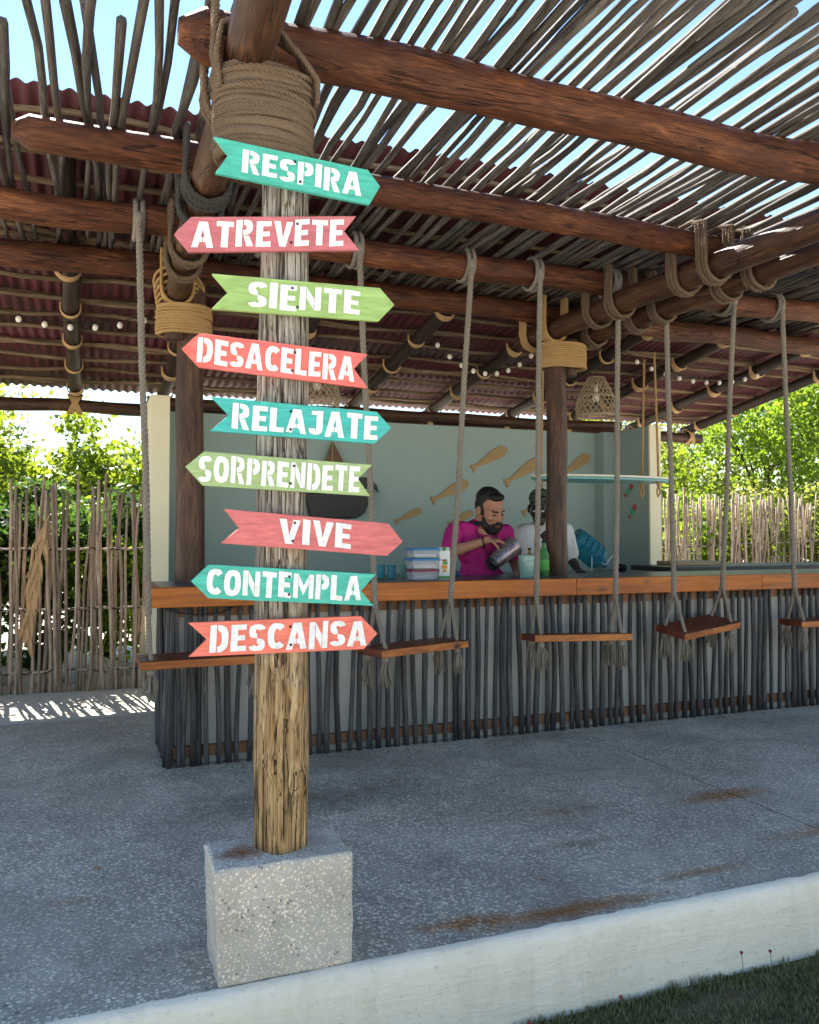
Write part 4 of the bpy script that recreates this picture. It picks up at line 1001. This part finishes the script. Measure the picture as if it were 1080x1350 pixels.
mb = MB(); coil(mb, (BX, BY-.02), .092, .082, 1.375, 1.395, 2, .011, 2); put('collar', mb.mesh('collar', M['dark_cloth']), man, ML)
mb = MB(); 
for s in (-1, 1): limb(mb, [(BX+s*.09, BY+.02, .88), (BX+s*.10, BY, .48), (BX+s*.11, BY+.03, .06)], [.105, .078, .065])
mb.ell((BX, BY+.02, .88), (.172, .128, .10)); mp(remesh('trousers', mb, .012, 'dark_cloth', 4), 'trousers')
# pitcher held in his right hand
ptop, pbot = Vector((BX+.125, BY-.245, 1.205)), Vector((BX-.060, BY-.275, 1.080))
ax = (ptop-pbot); Lp = ax.length + .03
pit = thing('pitcher', 'tapered dark metal pitcher tilted in the hand of the bearded man', 'pitcher', pbot, rot=ax.to_track_quat('Z', 'Y').to_euler())
mb = MB(); mb.lathe([(.046, 0), (.050, .004), (.050, .03), (.056, .06), (.074, Lp*.97), (.076, Lp), (.071, Lp), (.066, Lp-.01), (.05, .04), (.0, .035)], 28, cap1=False); mb.build('jar', M['pitcher_metal'], pit, autosmooth=True)
mb = MB(); mb.lathe([(.0505, .0), (.053, .004), (.053, .024), (.051, .030)], 28); mb.build('base_ring', M['black_steel'], pit, autosmooth=True)
mb = MB(); mb.tube([(.066, 0, .20), (.105, 0, .195), (.112, 0, .13), (.092, 0, .08), (.056, 0, .075)], .010, 8); mb.build('handle', M['black_steel'], pit, smooth=True)

# --- second person behind the post
PX, PY = 2.905, 3.36
p2 = thing('person', 'person in a white shirt and camouflage cap, half hidden behind the right bar post', 'person', (PX, PY, 0)); ML2 = -p2.location
hm2 = Matrix.Translation((PX-.070, PY-.06, 1.505)) @ Matrix.Rotation(R(-38), 4, 'Z') @ Matrix.Rotation(R(16), 4, 'X') @ Matrix.Scale(1.05, 4)
mb = MB(); head(mb, hm2); mb.caps(hm2 @ Vector((0, .035, -.05)), (PX-.01, PY+.01, 1.36), .060, .072)
limb(mb, [(PX, PY, 1.30), (PX, PY, .95)], [.12, .125]); mb.ell((PX, PY, 1.20), (.18, .11, .16))
e1, w1 = Vector((PX+.245, PY-.03, 1.09)), Vector((PX+.20, PY-.20, 1.01)); e2, w2 = Vector((PX-.22, PY-.06, 1.08)), Vector((PX-.13, PY-.22, 1.03))
limb(mb, [(PX+.19, PY, 1.32), e1, w1], [.058, .043, .029]); limb(mb, [(PX-.18, PY, 1.32), e2, w2], [.058, .043, .029])
hand(mb, w1, (-.3, -.85, -.1), (0, 0, 1), .8, 1); hand(mb, w2, (.3, -.85, -.1), (0, 0, 1), .8, -1)
for s in (-1, 1):
    limb(mb, [(PX+s*.09, PY+.02, .90), (PX+s*.10, PY, .48), (PX+s*.11, PY+.03, .08)], [.088, .060, .042]); mb.ell((PX+s*.11, PY-.04, .035), (.045, .13, .035))
put('body', remesh('body', mb, .0068, 'dark_skin', 5), p2, ML2)
mb = MB(); limb(mb, [(PX, PY+.01, 1.32), (PX, PY, .94)], [.122, .155]); mb.ell((PX, PY, 1.19), (.195, .128, .17)); mb.ell((PX, PY, .96), (.195, .145, .12)); mb.caps((PX-.16, PY, 1.32), (PX+.16, PY, 1.32), .078, .078)
limb(mb, [(PX+.19, PY, 1.32), Vector((PX+.19, PY, 1.32)).lerp(e1, .75)], [.077, .070]); limb(mb, [(PX-.18, PY, 1.32), Vector((PX-.18, PY, 1.32)).lerp(e2, .75)], [.077, .070])
put('shirt', remesh('shirt', mb, .009, 'white_cloth', 5, cloth(.018, 8, 9)), p2, ML2)
mb = Xf(hm2); mb.E((0, .018, .088), (.088, .105, .076)); mb.C((-.045, -.10, .075), (.045, -.10, .075), .016, .016); mb.E((0, -.125, .066), (.066, .068, .010))
put('cap', remesh('cap', mb, .0062, 'camo_cloth', 3), p2, ML2)
mb = MB(); mb.box(PX-.15, PX+.05, PY-.165, PY-.150, .55, 1.12); mb.build('apron', M['dark_cloth'], p2, ML2, bevel=.005)
for s in (-1, 1):
    mb = Xf(hm2); mb.E((s*.032, -.0905, .012), (.013, .008, .005)); put('eye', mb.mesh('eye', M['white_plastic']), p2, ML2)
mb = MB()
for s in (-1, 1): limb(mb, [(PX+s*.09, PY+.02, .88), (PX+s*.10, PY, .48), (PX+s*.11, PY+.03, .06)], [.105, .078, .065])
mb.ell((PX, PY+.02, .88), (.172, .128, .10)); put('trousers', remesh('trousers', mb, .012, 'dark_cloth', 4), p2, ML2)

# ================================================================== THINGS ON THE COUNTER
CT = 1.0045
def container(u, v, z, w_, d_, h_, lid, lab):
    o = thing('food_container', lab, 'container', (u, v, z), 'stacked food containers')
    mb = MB(); k = .90
    vs = [(-w_*k, -d_*k, 0), (w_*k, -d_*k, 0), (w_*k, d_*k, 0), (-w_*k, d_*k, 0), (-w_, -d_, h_), (w_, -d_, h_), (w_, d_, h_), (-w_, d_, h_)]
    mb.add(vs, [(3, 2, 1, 0), (0, 1, 5, 4), (1, 2, 6, 5), (2, 3, 7, 6), (3, 0, 4, 7)])
    q = [(x*.94, y*.94, zz+.004 if zz < .01 else zz) for x, y, zz in vs]; mb.add(q, [(0, 1, 2, 3), (4, 5, 1, 0), (5, 6, 2, 1), (6, 7, 3, 2), (7, 4, 0, 3)])
    mb.build('tub', M['clear_plastic'], o, bevel=.006, fix=False)
    mb = MB(); mb.box(-w_*1.06, w_*1.06, -d_*1.06, d_*1.06, h_-.006, h_+.008); mb.build('lid', M[lid], o, bevel=.004)
    mb = MB(); mb.box(-w_*.8, w_*.8, -d_*.8, d_*.8, .006, h_*.55); mb.build('contents', M['white_plastic'], o, bevel=.01)
cu, cv = 1.445, 2.42
container(cu, cv, CT, .092, .066, .062, 'lid_maroon', 'clear food container with a maroon lid, lowest of the stack')
container(cu+.003, cv, CT+.072, .096, .068, .062, 'lid_blue', 'clear food container with a blue lid, middle of the stack')
container(cu+.006, cv, CT+.144, .092, .066, .056, 'lid_blue', 'clear food container with a blue lid, topmost of the stack')
ca = thing('drink_carton', 'white drink carton with green and orange print beside the food containers', 'carton', (1.635, 2.50, CT), rot=(0, 0, R(-14)))
mb = MB(); mb.box(-.036, .036, -.032, .032, 0, .185); mb.add([(-.036, -.032, .185), (.036, -.032, .185), (.036, .032, .185), (-.036, .032, .185), (-.036, 0, .212), (.036, 0, .212)], [(0, 1, 5, 4), (3, 4, 5, 2), (0, 4, 3), (1, 2, 5)]); cb = mb.build('box', M['white_plastic'], ca)
for (x0, x1, z0, z1, mt) in ((-.036, .036, .004, .020, 'print_green'), (-.020, .018, .070, .095, 'print_orange'), (-.014, .020, .098, .118, 'print_green'), (-.012, .012, .048, .066, 'print_orange'), (-.016, .016, .120, .132, 'print_red')):
    mb = MB(); mb.box(x0, x1, -.0335, -.0322, z0, z1); mb.build('print', M[mt], cb)
mb = MB(); mb.lathe([(.012, 0), (.012, .014)], 12, Matrix.Translation((-.0, -.017, .195)) @ Matrix.Rotation(R(38), 4, 'X')); mb.build('cap', M['print_green'], ca)
def glass(u, v, r, h, mat, lab, name='glass'):
    o = thing(name, lab, 'glass', (u, v, CT), 'drinking glasses on the counter')
    mb = MB(); mb.lathe([(r*.82, 0), (r*.86, .006), (r, h), (r*.93, h), (r*.78, .01), (.0, .01)], 22, cap1=False); mb.build('cup', M[mat], o, autosmooth=True)
    mb = MB(); mb.lathe([(r*1.0, h-.002), (r*1.03, h+.001), (r*1.0, h+.004), (r*.94, h+.003), (r*.94, h-.002)], 22); mb.build('rim', M[mat], o, smooth=True)
glass(1.275, 2.76, .033, .085, 'aqua_glass', 'blue glass, leftmost of the small row on the counter')
glass(1.345, 2.73, .032, .085, 'aqua_glass', 'blue glass, second from the left in the small row')
glass(1.465, 2.78, .033, .085, 'green_glass', 'greenish glass in the small row behind the containers')
glass(1.565, 2.80, .033, .088, 'aqua_glass', 'blue glass at the right end of the small row')
glass(2.245, 2.46, .062, .152, 'tumbler', 'large pale turquoise dimpled tumbler in front of the bearded man', 'tumbler')
def bottle(u, v, r, h, mat, lab):
    o = thing('bottle', lab, 'bottle', (u, v, CT), 'bottles on the counter')
    mb = MB(); mb.lathe([(r*.9, 0), (r, .008), (r, h*.58), (r*.75, h*.70), (r*.34, h*.82), (r*.32, h*.94)], 18); mb.build('bottle_body', M[mat], o, autosmooth=True)
    mb = MB(); mb.lathe([(r*.38, h*.93), (r*.38, h)], 14); mb.build('cap', M['dark_cloth'], o)
    mb = MB(); mb.lathe([(r*1.01, h*.16), (r*1.01, h*.46)], 18, cap0=False, cap1=False); mb.build('label_band', M['print_green'] if mat == 'bottle_green' else M['print_orange'], o, smooth=True)
bottle(2.47, 2.62, .040, .255, 'bottle_green', 'green bottle standing behind the turquoise tumbler')
bottle(2.40, 2.70, .034, .20, 'amber_glass', 'short amber bottle between the tumbler and the right post')
mb = MB(); mb.ell((0, 0, .03), (.09, .06, .035), 16, 9); 
for i_, p in enumerate(mb.v): mb.v[i_] = (p[0]*(1+.2*noise.noise(Vector(p)*14)), p[1], max(0, p[2]*(1+.3*noise.noise(Vector(p)*11))))
tag(mb.build('cloth', M['blue_cloth'], None, (1.72, 2.60, CT), smooth=True), 'dark blue folded cloth lying beside the drink carton', 'cloth')
# water jug lying in a white wire cradle
jm = Matrix.Rotation(R(52), 4, 'Y') @ Matrix.Rotation(R(8), 4, 'X')
bc = thing('back_counter', 'low pale work counter along the back wall, hidden below the bar top', 'counter', (3.5, 4.35, 0))
mb = MB(); mb.box(-1.6, 1.10, -.30, .30, .90, .935); mb.build('worktop', M['counter_stone'], bc, bevel=.004)
mb = MB(); mb.box(-1.55, 1.05, -.26, .28, 0, .899); mb.build('base', M['panel_white'], bc)
jug = thing('water_jug', 'blue ribbed water jug leaning in a white wire cradle', 'jug', (3.95, 4.25, .936))
mb = MB(); pr = [(.07, -.20), (.112, -.195), (.122, -.17)]
for i in range(4):
    z0 = -.16 + i*.066; pr += [(.124, z0), (.124, z0+.04), (.115, z0+.050), (.124, z0+.060)]
pr += [(.122, .115), (.10, .155), (.055, .185), (.030, .195), (.030, .225)]
mb.lathe(pr, 28, Matrix.Translation((-.035, 0, .215)) @ Matrix.Rotation(R(128), 4, 'Y') @ Matrix.Rotation(R(6), 4, 'X')); mb.build('jug_body', M['water_jug'], jug, autosmooth=True)
mb = MB(); mb.lathe([(.034, .215), (.034, .243), (.020, .250)], 18, Matrix.Translation((-.035, 0, .215)) @ Matrix.Rotation(R(128), 4, 'Y') @ Matrix.Rotation(R(6), 4, 'X')); mb.build('cap', M['lid_blue'], jug, autosmooth=True)
cr = thing('wire_cradle', 'white bent-wire cradle holding the blue water jug', 'rack', (3.99, 4.25, .936))
for dy in (-.10, .10):
    mb = MB(); mb.tube([(-.10, dy, 0), (-.10, dy, .16), (-.075, dy, .175), (-.02, dy, .10), (.06, dy, .075), (.10, dy, .13), (.16, dy, .18), (.19, dy, .165), (.19, dy, 0)], .0055, 6); mb.build('wire_frame', M['wire_white'], cr, smooth=True)
for (x, z) in ((-.10, .03), (.19, .03), (.06, .073)):
    mb = MB(); mb.tube([(x, -.10, z), (x, .10, z)], .005, 6); mb.build('cross_wire', M['wire_white'], cr, smooth=True)
mb = MB(); mb.ell((0, 0, .035), (.065, .055, .04), 16, 9)
for i_, p in enumerate(mb.v): mb.v[i_] = (p[0]*(1+.3*noise.noise(Vector(p)*22)), p[1]*(1+.3*noise.noise(Vector(p)*22)), max(0, p[2]*(1+.4*noise.noise(Vector(p)*19))))
tag(mb.build('cloth', M['dark_cloth'], None, (4.27, 4.22, .936), smooth=True), 'crumpled dark cloth on the back counter right of the water jug', 'cloth')
# black griddle slab and wooden board at the right end
gr = thing('griddle', 'long flat black griddle plate at the right end of the bar', 'griddle', (5.0, 3.35, 0))
mb = MB(); mb.box(-1.05, 1.6, -.30, .28, .985, 1.030); mb.build('plate', M['black_steel'], gr, bevel=.004)
mb = MB(); mb.box(-1.0, 1.55, -.26, .24, 0, .983); mb.build('stand', M['panel_white'], gr)
mb = MB(); mb.box(-.24, .24, -.14, .14, 0, .035); tag(mb.build('cutting_board', M['shelf_wood'], None, (4.42, 3.42, 1.0315), bevel=.005), 'pale wooden board lying on the black griddle', 'board')

# ================================================================== THINGS ON THE WALLS AND UNDER THE ROOF
FISH = [(-.50, .05), (-.47, .085), (-.40, .045), (-.30, .035), (-.12, .075), (.08, .125), (.28, .150), (.42, .135), (.49, .07), (.50, .0), (.46, -.06), (.36, -.10), (.20, -.105), (.0, -.085), (-.18, -.055), (-.34, -.035), (-.42, -.075), (-.47, -.125), (-.495, -.10), (-.48, -.03)]
def fish(cx, cz, L, ang, lab, hs=1.):
    poly = []
    for a, b in FISH:
        x, y = a*L, b*L*hs; poly.append((x*math.cos(ang)-y*math.sin(ang), x*math.sin(ang)+y*math.cos(ang)))
    mb = MB(); mb.prism(poly, .014, lambda a, b, d: (a, -d, b)); o = mb.build('wooden_fish', M['fish_wood'], None, (cx, 5.197, cz), bevel=.003)
    tag(o, lab, 'fish', 'wooden fish on the back wall')
fish(3.32, 2.10, .47, R(27), 'wooden fish cutout highest on the back wall above the man')
fish(3.72, 1.97, .50, R(29), 'wooden fish cutout half behind the rope left of the right post')
fish(2.87, 1.745, .46, R(24), 'wooden fish cutout crossed by the rope left of the man\'s head')
fish(2.41, 1.49, .31, R(22), 'small wooden fish cutout farthest left on the back wall')
fish(2.99, 1.47, .31, R(22), 'small wooden fish cutout behind the man\'s shoulder')
fish(3.88, 1.62, .38, R(28), 'wooden fish cutout beside the camouflage cap')
fish(4.36, 2.05, .46, R(30), 'wooden fish cutout right of the right bar post')
def side_fish(v, z, ang, lab):
    f = thing('painted_fish', lab, 'fish', (4.792, v, z), 'small painted fish on the side wall')
    def pr(poly, mat, nm, d0):
        mb = MB(); mb.prism([(a*math.cos(ang)-b*math.sin(ang), a*math.sin(ang)+b*math.cos(ang)) for a, b in poly], .010, lambda a, b, d: (-d-d0, -a, b)); mb.build(nm, M[mat], f, bevel=.002)
    pr([(-.055, 0), (-.035, .028), (0, .036), (.03, .028), (.03, -.028), (0, -.036), (-.035, -.028)], 'fish_green', 'fish_body', 0)
    pr([(.0305, .028), (.07, .03), (.10, .0), (.07, -.03), (.0305, -.028)], 'fish_red', 'fish_head', 0)
    pr([(-.09, .03), (-.0552, .004), (-.0552, -.004), (-.09, -.03)], 'fish_red', 'tail', 0)
side_fish(4.80, 1.775, R(40), 'small green and red fish, upper one on the side wall under the shelf')
side_fish(4.74, 1.55, R(48), 'small green and red fish, lower one on the side wall')
# model sailboat on the wall
sb = thing('model_sailboat', 'black wall-mounted model sailboat with a brown sail behind the signs', 'boat', (1.62, 5.19, 1.50))
mb = MB(); mb.prism([(-.30, .20), (.24, .205), (.40, .235), (.30, .02), (.22, -.04), (-.24, -.05)], .10, lambda a, b, d: (a, -d, b)); mb.build('hull', M['boat_black'], sb, bevel=.012)
mb = MB(); mb.tube([(-.02, -.05, .20), (-.02, -.05, .74)], .008, 6); mb.build('mast', M['fish_wood'], sb, smooth=True)
mb = MB(); mb.prism([(-.03, .70), (-.17, .30), (-.02, .27)], .006, lambda a, b, d: (a, -.046-d, b)); mb.build('sail', M['sail_cloth'], sb)
mb = MB(); mb.prism([(-.01, .70), (.19, .32), (-.01, .27)], .006, lambda a, b, d: (a, -.046-d, b)); mb.build('sail', M['sail_cloth'], sb)
mb = MB(); mb.prism([(.24, .36), (.34, .37), (.44, .30), (.47, .22), (.42, .26), (.36, .25), (.29, .27)], .03, lambda a, b, d: (a, -d, b)); 
tag(mb.build('wall_ornament', M['boat_black'], None, (1.62, 5.197, 1.50), bevel=.006), 'dark carved tail-shaped ornament on the wall right of the model sailboat', 'ornament')
# hanging surfboard shelf
sh = thing('hanging_shelf', 'cream and teal board shelf hung on ropes right of the right post', 'shelf', (3.65, 3.60, 1.79))
out = []; n = 30
for j in range(n):
    th = 2*math.pi*j/n; c, s = math.cos(th), math.sin(th); out.append((.72*math.copysign(abs(c)**.9, c), .27*math.copysign(abs(s)**1.0, s)))
mb = MB(); mb.prism(out, .018, lambda a, b, d: (a, b, d+.004)); mb.build('board_top', M['board_cream'], sh, bevel=.005)
mb = MB(); mb.prism([(a*.985, b*.97) for a, b in out], .022, lambda a, b, d: (a, b, d-.019)); mb.build('board_underside', M['board_teal'], sh, bevel=.008)
for x in (-.56, .50):
    for y in (-.12, .12):
        mb = MB(); zt = ROOF(3.6+y) - 1.79 + .03; twisted(mb, [(x, y, -.03), (x, y*.9, .3), (x, y*.6, zt)], .011, .05); mb.build('rope', M['tan_rope'], sh, smooth=True, fix=False)
        mb = MB(); mb.ell((x, y, -.035), (.020, .020, .024), 10, 7); mb.tube([(x, y, -.04), (x-.02, y, -.10), (x-.008, y, -.15), (x+.018, y, -.12), (x+.004, y, -.05)], .009, 6); mb.build('knot', M['tan_rope'], sh, smooth=True)
# woven basket lamps
def basket(u, v, z, lab):
    b = thing('basket_lamp', lab, 'lamp', (u, v, z), 'woven basket lamps under the roof')
    prof = lambda t_: (.075 + .105*math.sin(min(1, t_*1.15)*math.pi*.5) - .025*max(0, t_-.8)*5*.5, -.34*t_)
    mb = MB()
    for sg in (-1, 1):
        for i in range(22):
            pts = []
            for j in range(11):
                t_ = j/10; r, z_ = prof(t_); th = 2*math.pi*i/22 + sg*t_*1.5; pts.append((r*math.cos(th), r*math.sin(th), z_))
            mb.tube(pts, .0035, 4)
    for t_ in (0, .5, .98, 1):
        r, z_ = prof(t_); mb.tube([(r*math.cos(2*math.pi*j/24), r*math.sin(2*math.pi*j/24), z_) for j in range(24)], .006, 5, closed=True)
    mb.build('shade', M['wicker'], b, smooth=True)
    mb = MB(); mb.ell((0, 0, -.17), (.032, .032, .045), 12, 8); mb.lathe([(.018, -.13), (.018, -.06)], 12); mb.build('bulb', M['bulb_glass'], b, smooth=True)
    mb = MB(); mb.tube([(0, 0, -.06), (0, 0, ROOF(v)-z+.10)], .005, 6); mb.build('cord', M['cord_black'], b, smooth=True)
    mb = MB(); mb.tube([(-.075, 0, 0), (.075, 0, 0)], .004, 5); mb.tube([(0, -.075, 0), (0, .075, 0)], .004, 5); mb.build('cross_bar', M['wicker'], b)
basket(3.59, 3.62, 2.69, 'woven basket lamp hanging just right of the right bar post')
basket(1.05, 3.62, 2.63, 'woven basket lamp half hidden behind the DESACELERA and RELAJATE signs')
# string lights
BULB = MB(); BULB.ell((0, 0, -.028), (.019, .019, .023), 10, 7); BULB = BULB.mesh('bulb', M['bulb_glass'])
SOCK = MB(); SOCK.lathe([(.009, -.012), (.009, .006)], 8); SOCK = SOCK.mesh('socket', M['cord_black'])
def string(pts, lab):
    s = thing('string_lights', lab, 'string lights', pts[0], 'strings of bulbs under the roof'); c = s.location
    mb = MB(); mb.tube([Vector(p)-c for p in pts], .003, 5); mb.build('wire', M['cord_black'], s, smooth=True)
    for p in pts[1:-1]:
        put('bulb', BULB, s, Vector(p)-c); put('socket', SOCK, s, Vector(p)-c)
def swag(u0, u1, v0, v1, z0, z1, dip, n):
    return [(u0+(u1-u0)*t_, v0+(v1-v0)*t_, z0+(z1-z0)*t_-dip*4*t_*(1-t_)) for t_ in [i/n for i in range(n+1)]]
string(swag(-1.65, .06, 3.3, 3.3, 2.99, 2.94, .26, 11), 'string of small bulbs sagging under the roof at the far left')
string(swag(1.93, 2.95, 3.55, 3.45, 2.98, 2.93, .30, 10), 'string of small bulbs sagging left of the right bar post')
string(swag(3.79, 5.56, 3.5, 3.6, 2.93, 2.92, .18, 11), 'string of small bulbs sagging under the right half of the roof')

# ================================================================== DRY LEAVES ON THE PLATFORM
rr = random.Random(91)
LF = MB(); LF.add([(0, 0, .001), (.012, -.008, .006), (.032, 0, .003), (.012, .008, .007)], [(0, 1, 2), (0, 2, 3)]); LF = LF.mesh('dry_leaf', M['dry_leaf'], False, False)
for i, (x, y, wh) in enumerate([(1.95, .55, 'nearest the right rust stain'), (.62, .60, 'between the concrete block and the bar'), (-.55, .9, 'on the left part of the platform'), (1.25, 1.35, 'below the middle swing'), (3.0, 1.3, 'right of the joint in the platform'), (-.40, 2.0, 'near the left foot of the bar'), (1.05, .18, 'near the front edge of the platform')]):
    o = put('dry_leaf', LF, None, (x, y, .0015), (0, 0, rr.uniform(0, 6.28))); s_ = rr.uniform(.7, 1.3); o.scale = (s_, s_, s_)
    tag(o, 'small dry brown leaf lying ' + wh, 'leaf', 'dry leaves on the platform')
